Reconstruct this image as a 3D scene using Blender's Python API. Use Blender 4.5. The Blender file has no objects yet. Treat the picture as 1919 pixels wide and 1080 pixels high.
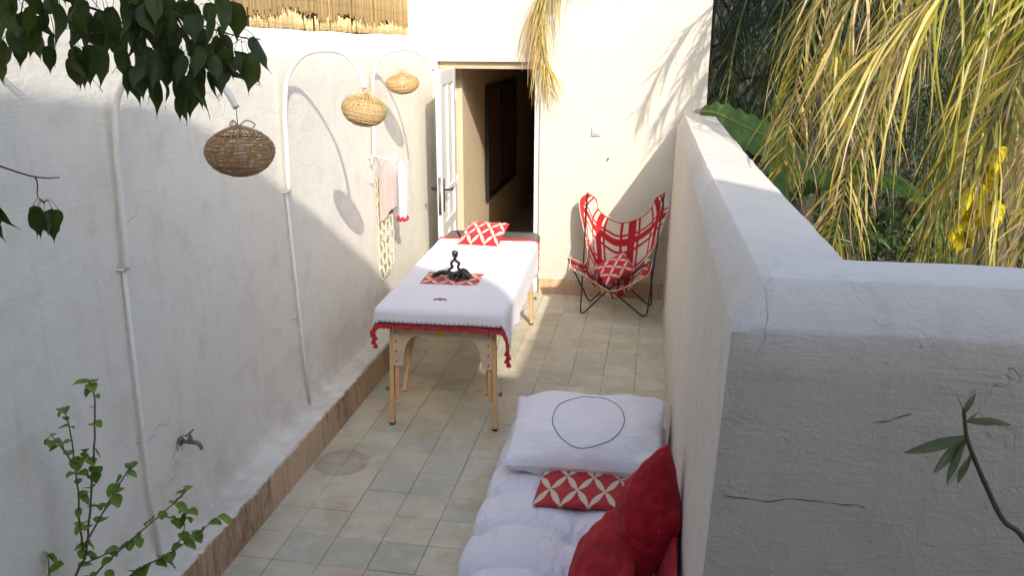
import bpy, math, random
from mathutils import Vector, Matrix, Quaternion, noise
R = math.radians
rnd = random.Random(7)
scn = bpy.context.scene
COL = scn.collection

# ------------------------------------------------------------------ camera
cam_data = bpy.data.cameras.new('camera')
cam = bpy.data.objects.new('camera', cam_data)
COL.objects.link(cam)
cam_data.sensor_width = 36.0
cam_data.lens = 29.79
cam_data.clip_start = 0.05
cam_data.clip_end = 500
pitch, yaw, roll = .2888, .168, .003
fw = Vector((-math.sin(yaw) * math.cos(pitch), math.cos(yaw) * math.cos(pitch), -math.sin(pitch)))
rt = Vector((math.cos(yaw), math.sin(yaw), 0)); up = rt.cross(fw)
r2 = rt * math.cos(roll) + up * math.sin(roll); u2 = -rt * math.sin(roll) + up * math.cos(roll)
mt = Matrix((r2, u2, -fw)).transposed().to_4x4()
mt.translation = Vector((1.1154, -3.7688, 2.1509))
cam.matrix_world = mt
scn.camera = cam

# ------------------------------------------------------------------ light
SUN = Vector((-.68, 1.44, -1.0)).normalized()
w = bpy.data.worlds.new('World'); scn.world = w; w.use_nodes = True
nt = w.node_tree; nt.nodes.clear()
sk = nt.nodes.new('ShaderNodeTexSky'); sk.sky_type = 'NISHITA'; sk.sun_disc = False
sk.sun_elevation = R(32.1); sk.sun_rotation = math.atan2(.68, -1.44)
sk.air_density = 1.0; sk.dust_density = 2.0; sk.ozone_density = 1.0
bg = nt.nodes.new('ShaderNodeBackground'); bg.inputs[1].default_value = .15
wo = nt.nodes.new('ShaderNodeOutputWorld')
nt.links.new(sk.outputs[0], bg.inputs[0]); nt.links.new(bg.outputs[0], wo.inputs[0])
sl = bpy.data.lights.new('sun', 'SUN'); sl.energy = 2.0; sl.angle = R(.6); sl.color = (1, .93, .82)
so = bpy.data.objects.new('sun', sl); COL.objects.link(so); so.location = (4, -8, 8)
so.rotation_euler = SUN.to_track_quat('-Z', 'Y').to_euler()
vs = scn.view_settings
vs.view_transform = 'Standard'; vs.look = 'None'; vs.exposure = 1.28; vs.gamma = 1; vs.use_curve_mapping = False

# ------------------------------------------------------------------ helpers
def setp(o, label=None, cat=None, group=None, kind=None):
    if label: o['label'] = label
    if cat: o['category'] = cat
    if group: o['group'] = group
    if kind: o['kind'] = kind
    return o

def empty(name, loc=(0, 0, 0), rz=0, label=None, cat=None, group=None):
    o = bpy.data.objects.new(name, None); COL.objects.link(o)
    o.location = loc; o.rotation_euler = (0, 0, rz); o.empty_display_size = .05
    return setp(o, label, cat, group)

class MB:
    def __init__(s): s.v = []; s.f = []; s.uv = []; s.t = []; s.fm = []
    def add(s, vs_, fs_, tint=None, uvs=None, mi=0):
        n = len(s.v); s.v += [tuple(a) for a in vs_]
        s.f += [tuple(i + n for i in f) for f in fs_]
        s.fm += [mi] * len(fs_)
        s.t += (tint if isinstance(tint, list) else [tint if tint is not None else 0.0] * len(vs_))
        s.uv += (uvs if uvs else [(0, 0)] * len(vs_))
    def box(s, a, b, tint=None, mi=0):
        x0, y0, z0 = a; x1, y1, z1 = b
        s.add([(x0, y0, z0), (x1, y0, z0), (x1, y1, z0), (x0, y1, z0), (x0, y0, z1), (x1, y0, z1), (x1, y1, z1), (x0, y1, z1)],
              [(0, 3, 2, 1), (4, 5, 6, 7), (0, 1, 5, 4), (1, 2, 6, 5), (2, 3, 7, 6), (3, 0, 4, 7)], tint, mi=mi)
    def tube(s, pts, r, n=8, closed=False, tint=None, caps=True, squash=1.0, mi=0):
        pts = [Vector(p) for p in pts]; m = len(pts)
        rs = r if isinstance(r, (list, tuple)) else [r] * m
        V = []; prev = None
        for i, p in enumerate(pts):
            if closed: d = pts[(i + 1) % m] - pts[i - 1]
            else: d = pts[min(i + 1, m - 1)] - pts[max(i - 1, 0)]
            if d.length < 1e-9: d = Vector((0, 0, 1))
            d.normalize()
            if prev is None:
                a = Vector((0, 0, 1)) if abs(d.z) < .9 else Vector((1, 0, 0))
                q = d.cross(a).normalized()
            else: q = (prev - d * prev.dot(d)).normalized()
            prev = q; b = d.cross(q)
            for k in range(n):
                t = 2 * math.pi * k / n
                V.append(p + (q * math.cos(t) * squash + b * math.sin(t)) * rs[i])
        F = []
        for i in range(m if closed else m - 1):
            j = (i + 1) % m
            for k in range(n):
                F.append((i * n + k, i * n + (k + 1) % n, j * n + (k + 1) % n, j * n + k))
        if caps and not closed:
            F.append(tuple(range(n))[::-1]); F.append(tuple((m - 1) * n + k for k in range(n)))
        s.add(V, F, tint, mi=mi)
    def bar(s, a, b, w_, h_, side=(1, 0, 0), tint=None):
        a = Vector(a); b = Vector(b); d = (b - a).normalized()
        q = Vector(side); q = (q - d * q.dot(d)).normalized(); p = d.cross(q)
        V = []
        for c in (a, b):
            for sx, sy in ((-1, -1), (1, -1), (1, 1), (-1, 1)):
                V.append(c + q * sx * w_ / 2 + p * sy * h_ / 2)
        s.add(V, [(3, 2, 1, 0), (4, 5, 6, 7), (0, 1, 5, 4), (1, 2, 6, 5), (2, 3, 7, 6), (3, 0, 4, 7)], tint)
    def grid(s, nu, nv, fn, tint=None, close_u=False, flip=False, mi=0):
        V = []; U = []; F = []
        for j in range(nv + 1):
            for i in range(nu + 1):
                u, v = i / nu, j / nv
                V.append(fn(u, v)); U.append((u, v))
        for j in range(nv):
            for i in range(nu):
                a = j * (nu + 1) + i
                q = (a, a + 1, a + nu + 2, a + nu + 1)
                F.append(q[::-1] if flip else q)
        s.add(V, F, tint, U, mi=mi)
    def lathe(s, prof, c=(0, 0, 0), n=24, tint=None, mi=0):
        V = []; F = []
        for r, z in prof:
            for k in range(n):
                t = 2 * math.pi * k / n; V.append((c[0] + r * math.cos(t), c[1] + r * math.sin(t), c[2] + z))
        for i in range(len(prof) - 1):
            for k in range(n):
                F.append((i * n + k, i * n + (k + 1) % n, (i + 1) * n + (k + 1) % n, (i + 1) * n + k))
        s.add(V, F, tint, mi=mi)
    def blob(s, c, r, n=6, sc=(1, 1, 1), tint=None):
        prof = [(math.sin(math.pi * i / 5) * r + 1e-5, -math.cos(math.pi * i / 5) * r) for i in range(6)]
        V = []; F = []
        for a, z in prof:
            for k in range(n):
                t = 2 * math.pi * k / n
                V.append((c[0] + a * math.cos(t) * sc[0], c[1] + a * math.sin(t) * sc[1], c[2] + z * sc[2]))
        for i in range(5):
            for k in range(n):
                F.append((i * n + k, i * n + (k + 1) % n, (i + 1) * n + (k + 1) % n, (i + 1) * n + k))
        s.add(V, F, tint)
    def mesh(s, name, smooth=True):
        me = bpy.data.meshes.new(name)
        me.from_pydata(s.v, [], s.f); me.update()
        if smooth: me.polygons.foreach_set('use_smooth', [True] * len(me.polygons))
        a = me.attributes.new('tint', 'FLOAT', 'POINT'); a.data.foreach_set('value', s.t)
        if any(u != (0, 0) for u in s.uv[:50]):
            l = me.uv_layers.new(name='UVMap')
            for lp in me.loops: l.data[lp.index].uv = s.uv[lp.vertex_index]
        if any(s.fm): me.polygons.foreach_set('material_index', s.fm)
        return me
    def build(s, name, mat, parent=None, smooth=True, loc=None, bevel=None, sharp=None):
        me = s.mesh(name, smooth)
        for m_ in (mat if isinstance(mat, (list, tuple)) else [mat]): me.materials.append(m_)
        o = bpy.data.objects.new(name, me); COL.objects.link(o)
        if parent: o.parent = parent
        if loc: o.location = loc
        if sharp is not None: me.set_sharp_from_angle(angle=R(sharp))
        if bevel:
            b = o.modifiers.new('bevel', 'BEVEL'); b.width = bevel; b.segments = 3; b.limit_method = 'ANGLE'; b.angle_limit = R(32)
        return o

def link_copy(me, name, parent=None, mat=None):
    o = bpy.data.objects.new(name, me); COL.objects.link(o)
    if parent: o.parent = parent
    return o

# material helpers
class M:
    def __init__(s, name):
        s.m = bpy.data.materials.new(name); s.m.use_nodes = True; s.t = s.m.node_tree; s.t.nodes.clear()
        s.out = s.n('ShaderNodeOutputMaterial'); s.b = s.n('ShaderNodeBsdfPrincipled')
        s.l(s.b.outputs[0], s.out.inputs[0])
    def n(s, t, **k):
        x = s.t.nodes.new(t)
        for a, b in k.items(): setattr(x, a, b)
        return x
    def l(s, a, b): s.t.links.new(a, b)
    def put(s, sock, v):
        if hasattr(v, 'links') or hasattr(v, 'is_output'): s.l(v, sock)
        else: sock.default_value = v
    def set(s, **k):
        for a, b in k.items(): s.put(s.b.inputs[a.replace('_', ' ')], b)
        return s
    def pos(s): return s.n('ShaderNodeNewGeometry').outputs['Position']
    def obj(s): return s.n('ShaderNodeTexCoord').outputs['Object']
    def uv(s): return s.n('ShaderNodeTexCoord').outputs['UV']
    def map(s, v, scale=(1, 1, 1), rot=(0, 0, 0), loc=(0, 0, 0)):
        x = s.n('ShaderNodeMapping'); s.l(v, x.inputs[0]); x.inputs['Scale'].default_value = scale
        x.inputs['Rotation'].default_value = rot; x.inputs['Location'].default_value = loc; return x.outputs[0]
    def noise(s, v, scale, detail=4, rough=.55, dist=0):
        x = s.n('ShaderNodeTexNoise'); s.l(v, x.inputs['Vector']); x.inputs['Scale'].default_value = scale
        x.inputs['Detail'].default_value = detail; x.inputs['Roughness'].default_value = rough
        x.inputs['Distortion'].default_value = dist; return x.outputs['Fac']
    def voro(s, v, scale, feature='F1', rand=1.0):
        x = s.n('ShaderNodeTexVoronoi', feature=feature); s.l(v, x.inputs['Vector']); x.inputs['Scale'].default_value = scale
        x.inputs['Randomness'].default_value = rand
        return x.outputs['Distance']
    def ramp(s, f, pts, interp='LINEAR'):
        x = s.n('ShaderNodeValToRGB'); x.color_ramp.interpolation = interp
        e = x.color_ramp.elements
        while len(e) < len(pts): e.new(.5)
        for i, (p, c) in enumerate(pts):
            e[i].position = p; e[i].color = (c, c, c, 1) if isinstance(c, (int, float)) else (*c, 1)
        s.l(f, x.inputs[0]); return x.outputs[0]
    def mix(s, f, a, b, mode='MIX'):
        x = s.n('ShaderNodeMix', data_type='RGBA', blend_type=mode)
        s.put(x.inputs[0], f)
        for i, c in ((6, a), (7, b)):
            if isinstance(c, tuple): c = (*c[:3], 1)
            s.put(x.inputs[i], c)
        return x.outputs[2]
    def math(s, op, a, b=0.0, c=None):
        x = s.n('ShaderNodeMath', operation=op); s.put(x.inputs[0], a); s.put(x.inputs[1], b)
        if c is not None: s.put(x.inputs[2], c)
        return x.outputs[0]
    def bump(s, h, strength=.5, dist=.01, prev=None):
        x = s.n('ShaderNodeBump'); s.l(h, x.inputs['Height']); x.inputs['Strength'].default_value = strength
        x.inputs['Distance'].default_value = dist
        if prev: s.l(prev, x.inputs['Normal'])
        return x.outputs[0]
    def attr(s, name='tint'):
        x = s.n('ShaderNodeAttribute', attribute_name=name); return x.outputs['Fac']
    def rand(s): return s.n('ShaderNodeObjectInfo').outputs['Random']

def plaster(name, col, dirt, rough_scale=1.0, strokes=True, crack=True, stroke_w=.35, crack_w=.28, flake=.3):
    m = M(name); p = m.pos()
    big = m.noise(p, 1.3, 4, .6); med = m.noise(p, 7, 5, .6); fine = m.noise(p, 70, 5, .7)
    st = m.noise(m.map(p, (2.2, 2.2, 17), (.05, .08, 0)), 2.2, 5, .65, 1.2)
    c = m.mix(m.ramp(big, [(.35, 0), (.7, 1)]), col, tuple(a * b for a, b in zip(col, (.94, .93, .91))))
    c = m.mix(m.math('MULTIPLY', m.ramp(med, [(.52, 0), (.72, 1)]), .35), c, dirt)
    drip = m.noise(m.map(p, (9, 9, .8)), 2.0, 4, .6)
    c = m.mix(m.math('MULTIPLY', m.ramp(drip, [(.56, 0), (.75, 1)]), .22), c, dirt)
    # dirt towards the foot of the wall: splashes
    sep = m.n('ShaderNodeSeparateXYZ'); m.l(p, sep.inputs[0])
    foot = m.math('MULTIPLY', m.ramp(sep.outputs[2], [(.16, 1), (.55, 0)]), m.ramp(m.noise(p, 5, 6, .7), [(.38, 0), (.62, 1)]))
    c = m.mix(m.math('MULTIPLY', foot, .5), c, tuple(x * .82 for x in dirt))
    sp = m.ramp(m.voro(p, 9), [(.0, 1), (.035, 1), (.05, 0)])
    spm = m.ramp(m.noise(p, 2.7, 2), [(.6, 0), (.64, 1)])
    c = m.mix(m.math('MULTIPLY', m.math('MULTIPLY', sp, spm), .55), c, (.16, .12, .09))
    h = m.math('ADD', m.math('MULTIPLY', fine, .35 * rough_scale), m.math('MULTIPLY', med, .9))
    if strokes: h = m.math('ADD', h, m.math('MULTIPLY', st, stroke_w))
    n1 = m.bump(h, .55, .012)
    if crack:
        fl = m.ramp(m.noise(m.map(p, (1, 1, 1.5), loc=(.7, .2, .4)), 3.2, 7, .62, .5), [(.535, 0), (.545, 1)])
        n1 = m.bump(fl, flake, .0035, n1)
        c = m.mix(m.math('MULTIPLY', fl, .12), c, tuple(x * 1.08 for x in col))
    if crack:
        wv = m.n('ShaderNodeVectorMath', operation='ADD'); m.l(p, wv.inputs[0])
        nn = m.n('ShaderNodeTexNoise'); m.l(p, nn.inputs['Vector']); nn.inputs['Scale'].default_value = 3; nn.inputs['Detail'].default_value = 5
        sc = m.n('ShaderNodeVectorMath', operation='SCALE'); m.l(nn.outputs['Color'], sc.inputs[0]); sc.inputs['Scale'].default_value = .5
        m.l(sc.outputs[0], wv.inputs[1])
        d = m.voro(wv.outputs[0], 1.7, 'DISTANCE_TO_EDGE')
        ck = m.math('MULTIPLY', m.ramp(d, [(0, 1), (.003, .7), (.007, 0)]), m.ramp(m.noise(p, 1.6, 3), [(.58, 0), (.70, 1)]))
        n1 = m.bump(m.math('SUBTRACT', 1.0, ck), .7, .004, n1)
        c = m.mix(m.math('MULTIPLY', ck, crack_w), c, (.36, .32, .28))
    m.set(Base_Color=c, Roughness=.9, Normal=n1)
    m.b.inputs['Specular IOR Level'].default_value = .25
    return m.m

def simple(name, col, rough=.6, metal=0, bump=None, spec=None, var=0.0):
    m = M(name); c = (*col, 1)
    if var:
        c = m.mix(m.noise(m.obj(), 9, 4), tuple(x * (1 - var) for x in col), tuple(min(1, x * (1 + var)) for x in col))
    m.set(Base_Color=c, Roughness=rough, Metallic=metal)
    if bump: m.set(Normal=m.bump(m.noise(m.obj(), bump[0], 4), bump[1], .004))
    if spec is not None: m.b.inputs['Specular IOR Level'].default_value = spec
    return m.m

def leafmat(name, ramp_pts, trans=.3, rough=.45, rand=True):
    m = M(name)
    f = m.attr()
    if rand:
        f = m.math('ADD', m.math('MULTIPLY', f, .6), m.math('MULTIPLY', m.rand(), .4))
    c = m.ramp(f, ramp_pts)
    c = m.mix(m.math('MULTIPLY', m.noise(m.obj(), 30, 3), .35), c, tuple(.6 * x for x in ramp_pts[0][1]))
    m.set(Base_Color=c, Roughness=rough)
    tr = m.n('ShaderNodeBsdfTranslucent'); m.l(c, tr.inputs[0])
    mx = m.n('ShaderNodeMixShader'); mx.inputs[0].default_value = trans
    m.l(m.b.outputs[0], mx.inputs[1]); m.l(tr.outputs[0], mx.inputs[2]); m.l(mx.outputs[0], m.out.inputs[0])
    return m.m

def woodmat(name, c1, c2, scale=(30, 2, 30)):
    m = M(name); p = m.map(m.obj(), scale)
    g = m.noise(p, 1.2, 5, .6, .4)
    c = m.mix(m.ramp(g, [(.3, 0), (.7, 1)]), c1, c2)
    m.set(Base_Color=c, Roughness=.5, Normal=m.bump(g, .1, .002)); return m.m

PL_L = plaster('plaster_cream', (.78, .745, .67), (.55, .48, .40), 1.0)
PL_B = plaster('plaster_white', (.65, .61, .53), (.62, .54, .42), .6, crack=False)
PL_R = plaster('plaster_parapet', (.70, .655, .585), (.50, .45, .39), 1.2, stroke_w=.4, crack_w=.4, flake=.45)
PL_IN = plaster('plaster_corridor', (.66, .54, .38), (.5, .4, .28), .4, False, False)
PIPE = simple('painted_conduit', (.74, .72, .66), .55, bump=(40, .3), var=.05)
WHITE_PAINT = simple('white_gloss_paint', (.78, .78, .76), .35, var=.04)
BLACK_METAL = simple('black_metal', (.018, .017, .018), .42, spec=.5)
STEEL = simple('aged_steel', (.20, .19, .18), .45, .7, bump=(60, .5), var=.3)
WOOD = woodmat('beech_wood', (.60, .36, .17), (.72, .47, .25))
PANEL_WOOD = woodmat('plywood_panel', (.56, .42, .28), (.64, .50, .36), (2, 30, 12))
VINYL = simple('charcoal_vinyl', (.10, .098, .092), .42, bump=(120, .3))

# tiles
def tilemat():
    m = M('cement_tile'); p = m.obj(); r = m.rand(); g = m.pos()
    base = m.ramp(r, [(0, (.62, .555, .42)), (.25, (.58, .53, .41)), (.45, (.64, .56, .42)), (.62, (.54, .51, .40)), (.80, (.43, .45, .37)), (.9, (.53, .51, .40)), (1, (.60, .52, .385))], 'LINEAR')
    wear = m.noise(g, 11, 6, .7); wide = m.noise(g, 2.3, 4, .6)
    c = m.mix(m.math('MULTIPLY', m.ramp(wear, [(.4, 0), (.7, 1)]), .45), base, (.67, .60, .46))
    c = m.mix(m.math('MULTIPLY', m.ramp(wide, [(.48, 0), (.62, 1)]), .5), c, (.44, .45, .325))
    rust = m.ramp(m.noise(m.map(g, loc=(3.1, 0, 0)), 3.1, 4, .6), [(.56, 0), (.68, 1)])
    c = m.mix(m.math('MULTIPLY', rust, .6), c, (.50, .36, .22))
    # round ring stain left by a pot
    dv = m.n('ShaderNodeVectorMath', operation='DISTANCE'); m.l(g, dv.inputs[0]); dv.inputs[1].default_value = (-.43, .03, 0)
    d = m.math('ADD', dv.outputs['Value'], m.math('MULTIPLY', m.math('SUBTRACT', m.noise(g, 9, 4), .5), .05))
    st = m.ramp(d, [(.0, .55), (.10, .65), (.135, 1), (.15, 0)])
    c = m.mix(m.math('MULTIPLY', st, .5), c, (.24, .165, .10))
    blot = m.ramp(m.noise(g, 4.6, 7, .68, .8), [(.46, 0), (.58, 1)])
    c = m.mix(m.math('MULTIPLY', blot, .3), c, (.42, .35, .23))
    dust = m.ramp(m.noise(m.map(g, loc=(5, 2, 0)), 7.5, 7, .75), [(.52, 0), (.62, 1)])
    c = m.mix(m.math('MULTIPLY', dust, .4), c, (.74, .66, .49))
    scr = m.ramp(m.noise(m.map(g, (4, 60, 1), (0, 0, .5)), 1.4, 4, .7), [(.62, 0), (.68, 1)])
    c = m.mix(m.math('MULTIPLY', scr, .25), c, (.58, .53, .44))
    sp = m.ramp(m.voro(g, 17), [(.0, 1), (.03, 1), (.05, 0)])
    c = m.mix(m.math('MULTIPLY', m.math('MULTIPLY', sp, m.ramp(m.noise(g, 6, 2), [(.6, 0), (.65, 1)])), .7), c, (.55, .5, .42))
    h = m.math('ADD', m.noise(g, 40, 5, .7), m.math('MULTIPLY', wear, 1.5))
    m.set(Base_Color=c, Roughness=m.ramp(wear, [(.3, .62), (.7, .8)]), Normal=m.bump(h, .28, .004)); return m.m
TILE = tilemat()
GROUT = simple('grout', (.24, .205, .15), .9, bump=(60, .6), var=.25)

def skirtmat():
    m = M('skirting_clay'); g = m.pos(); r = m.rand()
    st = m.noise(m.map(g, (38, 38, 5)), 1.0, 6, .7, .8)
    c = m.ramp(m.math('ADD', m.math('MULTIPLY', st, .75), m.math('MULTIPLY', r, .25)),
               [(.3, (.20, .11, .055)), (.43, (.45, .30, .18)), (.58, (.58, .41, .26)), (.75, (.64, .50, .36))])
    c = m.mix(m.math('MULTIPLY', m.ramp(m.noise(g, 14, 5, .7), [(.45, 0), (.7, 1)]), .45), c, (.52, .44, .35))
    m.set(Base_Color=c, Roughness=.85, Normal=m.bump(st, .5, .006)); return m.m
SKIRT = skirtmat()

def quatre(name, red, cream, nu=4, nv=3):
    m = M(name); uv = m.map(m.uv(), (nu, nv, 1), (0, 0, 0))
    s_ = m.n('ShaderNodeSeparateXYZ'); m.l(uv, s_.inputs[0])
    x = m.math('ADD', s_.outputs[0], s_.outputs[1]); y = m.math('SUBTRACT', s_.outputs[0], s_.outputs[1])
    def tri(a): return m.math('ABSOLUTE', m.math('SUBTRACT', m.math('FRACT', a), .5))   # .5 at integer
    dx = m.math('SUBTRACT', .5, tri(x)); dy = m.math('SUBTRACT', .5, tri(y))            # distance to integer line
    def sw(a):
        q = m.math('ABSOLUTE', m.math('SINE', m.math('MULTIPLY', a, math.pi))); 
        return m.math('ADD', .012, m.math('MULTIPLY', q, .125))
    cx = m.math('LESS_THAN', dx, sw(y)); cy = m.math('LESS_THAN', dy, sw(x))
    k = m.math('MAXIMUM', cx, cy)
    wv = m.noise(m.map(m.obj(), (1, 1, 1)), 260, 2)
    c = m.mix(k, red, cream); c = m.mix(m.math('MULTIPLY', wv, .3), c, (.3, .02, .02), 'MULTIPLY')
    m.set(Base_Color=c, Roughness=.85, Normal=m.bump(wv, .4, .002)); m.b.inputs['Sheen Weight'].default_value = .2
    return m.m
CREAM = (.72, .64, .50); RED = (.62, .014, .026)
PAT = quatre('red_star_fabric', RED, CREAM, 3.0, 1.8)
PAT2 = quatre('red_star_fabric_small', RED, CREAM, 2.2, 2.2)
PAT3 = quatre('red_star_mat_fabric', (.50, .012, .02), CREAM, 3.2, 1.6)

def plaid():
    m = M('red_plaid_fabric'); s_ = m.n('ShaderNodeSeparateXYZ')
    nz = m.n('ShaderNodeTexNoise'); m.l(m.uv(), nz.inputs['Vector']); nz.inputs['Scale'].default_value = 5
    wv = m.n('ShaderNodeVectorMath', operation='MULTIPLY_ADD'); m.l(nz.outputs['Color'], wv.inputs[0]); wv.inputs[1].default_value = (.03, .03, 0); m.l(m.uv(), wv.inputs[2])
    m.l(wv.outputs[0], s_.inputs[0])
    def bands(a, mul):
        f = m.math('FRACT', m.math('MULTIPLY', a, mul))
        return m.ramp(f, [(0, 0), (.08, 1), (.29, 0), (.36, 1), (.43, 0), (.86, 1), (.94, 0)], 'CONSTANT')
    k = m.math('MAXIMUM', bands(s_.outputs[0], 3.6), bands(s_.outputs[1], 3.9))
    wv2 = m.noise(m.obj(), 300, 2)
    c = m.mix(k, (.74, .66, .54), (.50, .012, .02)); c = m.mix(m.math('MULTIPLY', wv2, .2), c, (.3, .1, .1), 'MULTIPLY')
    m.set(Base_Color=c, Roughness=.85, Normal=m.bump(wv2, .3, .002)); return m.m
PLAID = plaid()

def fabric(name, col, scale=220, strength=.25, wr=None, sheen=.2, rough=.9):
    m = M(name); p = m.obj(); f = m.noise(p, scale, 2)
    n1 = m.bump(f, strength, .002)
    if wr:
        n1 = m.bump(m.noise(m.map(p, wr[2] if len(wr) > 2 else (1, 1, 1)), wr[0], 4, .6, .6), wr[1], .02, n1)
    c = m.mix(f, tuple(x * .93 for x in col), col)
    m.set(Base_Color=c, Roughness=rough, Normal=n1); m.b.inputs['Sheen Weight'].default_value = sheen
    return m.m
SHEET = fabric('white_cotton_towel', (.72, .71, .77), 300, .35, (7, .35))
PILLOWC = fabric('white_pillow_cotton', (.83, .81, .86), 300, .15, (6, .9, (1, 2.2, 1)))
MATC = fabric('white_futon_cotton', (.84, .82, .87), 300, .15, (9, .8, (2.2, 1, 1)))
TOWEL = fabric('dusty_pink_cloth', (.50, .385, .35), 200, .3, (14, .6, (1, 1, .3)))
WTOWEL = fabric('white_hand_towel', (.74, .74, .76), 200, .3, (14, .5, (1, 1, .3)))
REDWOOL = fabric('red_wool', (.46, .010, .022), 90, .9, None, .3)
DARKRED = fabric('dark_stitch', (.10, .006, .02), 90, .5)
ROPE = fabric('cream_macrame_rope', (.72, .64, .46), 160, .8)
def velvet():
    m = M('red_velvet'); p = m.obj()
    a = m.noise(m.map(p, (1, 1, 2.2), (0, .5, .3)), 9, 6, .75, 1.2); b = m.noise(p, 75, 4, .8)
    k = m.math('ADD', m.math('MULTIPLY', a, .75), m.math('MULTIPLY', b, .25))
    c = m.ramp(k, [(.36, (.16, .002, .007)), (.5, (.32, .004, .014)), (.64, (.52, .018, .030))])
    lint = m.ramp(m.voro(p, 42), [(0, 1), (.05, 1), (.075, 0)])
    c = m.mix(m.math('MULTIPLY', m.math('MULTIPLY', lint, m.ramp(m.noise(p, 5, 2), [(.5, 0), (.6, 1)])), .6), c, (.75, .45, .42))
    m.set(Base_Color=c, Roughness=.8, Normal=m.bump(k, .5, .01))
    m.b.inputs['Sheen Weight'].default_value = .35; m.b.inputs['Sheen Tint'].default_value = (1, .25, .25, 1)
    m.b.inputs['Specular IOR Level'].default_value = .2
    return m.m
VELVET = velvet()
def wickmat(name, a, b):
    m = M(name); c = m.ramp(m.attr(), [(0, a), (1, b)])
    c = m.mix(m.math('MULTIPLY', m.noise(m.obj(), 60, 3), .5), c, tuple(x * .45 for x in a)); m.set(Base_Color=c, Roughness=.6); return m.m
WICK_A = wickmat('shaded_wicker', (.36, .21, .09), (.56, .37, .18))  # same wicker as the other lamps, shade put into a darker colour
WICK_B = wickmat('honey_wicker', (.62, .41, .17), (.86, .64, .33))
REED = wickmat('dry_reed', (.56, .36, .14), (.86, .68, .36))
REED_GAP = simple('reed_gap_shade', (.09, .045, .02), .9, var=.3)
BROWNPANEL = woodmat('dark_brown_panel', (.11, .055, .03), (.15, .08, .045), (3, 3, 30))
GREYPLASTIC = simple('grey_plastic', (.50, .51, .48), .5)

# ------------------------------------------------------------------ setting
def nz3(x, y, z, s): return noise.noise(Vector((x * s, y * s, z * s)))

# garden ground below
g = MB(); g.grid(24, 24, lambda u, v: ((u - .5) * 300, (v - .5) * 300, -3.0))
setp(g.build('ground', simple('garden_soil', (.09, .07, .045), .95, bump=(3, .8), var=.3)), kind='structure')
# terrace slab and tiles
g = MB(); g.box((-1.30, -8, -3.02), (1.75, 3.6, -.004)); g.box((1.752, -8, -3.02), (6, -1.52, -.004)); g.box((-1.3, 3.602, -3.02), (1.2, 9.5, -.004))
floor = setp(g.build('terrace_floor', GROUT, smooth=False), kind='structure')
S = .21
tm = []
for k in range(6):
    t = MB(); a = S / 2 - .0011; b = a - .0018; r0 = random.Random(k)
    j = lambda: r0.uniform(-.0007, .0007)
    V = [(-a + j(), -a + j(), -.012), (a + j(), -a + j(), -.012), (a + j(), a + j(), -.012), (-a + j(), a + j(), -.012)]
    V += [(V[i][0], V[i][1], -.002) for i in range(4)]
    V += [(-b, -b, j() * .4), (b, -b, j() * .4), (b, b, j() * .4), (-b, b, j() * .4)]
    F = [(0, 1, 5, 4), (1, 2, 6, 5), (2, 3, 7, 6), (3, 0, 4, 7), (4, 5, 9, 8), (5, 6, 10, 9), (6, 7, 11, 10), (7, 4, 8, 11), (8, 9, 10, 11)]
    t.add(V, F); me = t.mesh('tile', False); me.materials.append(TILE); tm.append(me)
for j in range(-11, 16):
    for i in range(-3, 6):
        o = link_copy(tm[rnd.randrange(6)], 'tile', floor)
        o.location = ((i + .5) * S + rnd.uniform(-.0008, .0008), (j + .5) * S + rnd.uniform(-.0008, .0008), rnd.uniform(-.0006, .0012))
        o.rotation_euler = (rnd.uniform(-.0025, .0025), rnd.uniform(-.0025, .0025), rnd.uniform(-.003, .003) + rnd.choice((0, math.pi / 2, math.pi)))

# left wall
def lw_prof(Y):
    t = (3.26 - Y) / 3.0
    a = 1.975 + .055 * min(t, 1.2); top = 2.155 + .038 * min(t, 1.2)
    k = max(0, min(1, (-.12 - Y) / .28)); k = k * k * (3 - 2 * k); rise = k * 1.1
    pts = [(-.5835, -.05), (-.5835, .178), (-.592, .189), (-.655, .191), (-.716, .186), (-.722, .192), (-.736, .26), (-.745, .40)]
    for i in range(1, 12):
        z = .40 + (a - .40) * i / 12; pts.append((-.75 + .004 * math.sin(z * 3), z))
    pts += [(-.750, a), (-.757, a + .04 + rise * .5), (-.778, a + .075 + rise * .9), (-.82, a + .115 + rise), (-.88, top - .025 + rise), (-.95, top + rise), (-1.2, top + .01 + rise), (-1.25, top + rise), (-1.25, -3)]
    return pts
n = len(lw_prof(0)); NY = 150; g = MB()
def fn(u, v):
    Y = -6 + 9.255 * v; P = lw_prof(Y); x, z = P[round(u * (n - 1))]
    dd = .006 * nz3(x, Y, z, 1.6) + .0025 * nz3(x, Y, z, 6)
    zz = 0
    if .15 < z < .22: zz = .006 * nz3(0, Y, 3, 7); dd *= 1.2
    if z > 1.9: zz += .012 * nz3(1, Y, 1, 2.2)
    return (x + (dd if x > -1.19 else 0), Y, z + zz)
g.grid(n - 1, NY, fn, flip=True)
lw = setp(g.build('left_wall', PL_L, sharp=38), kind='structure')
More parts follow.
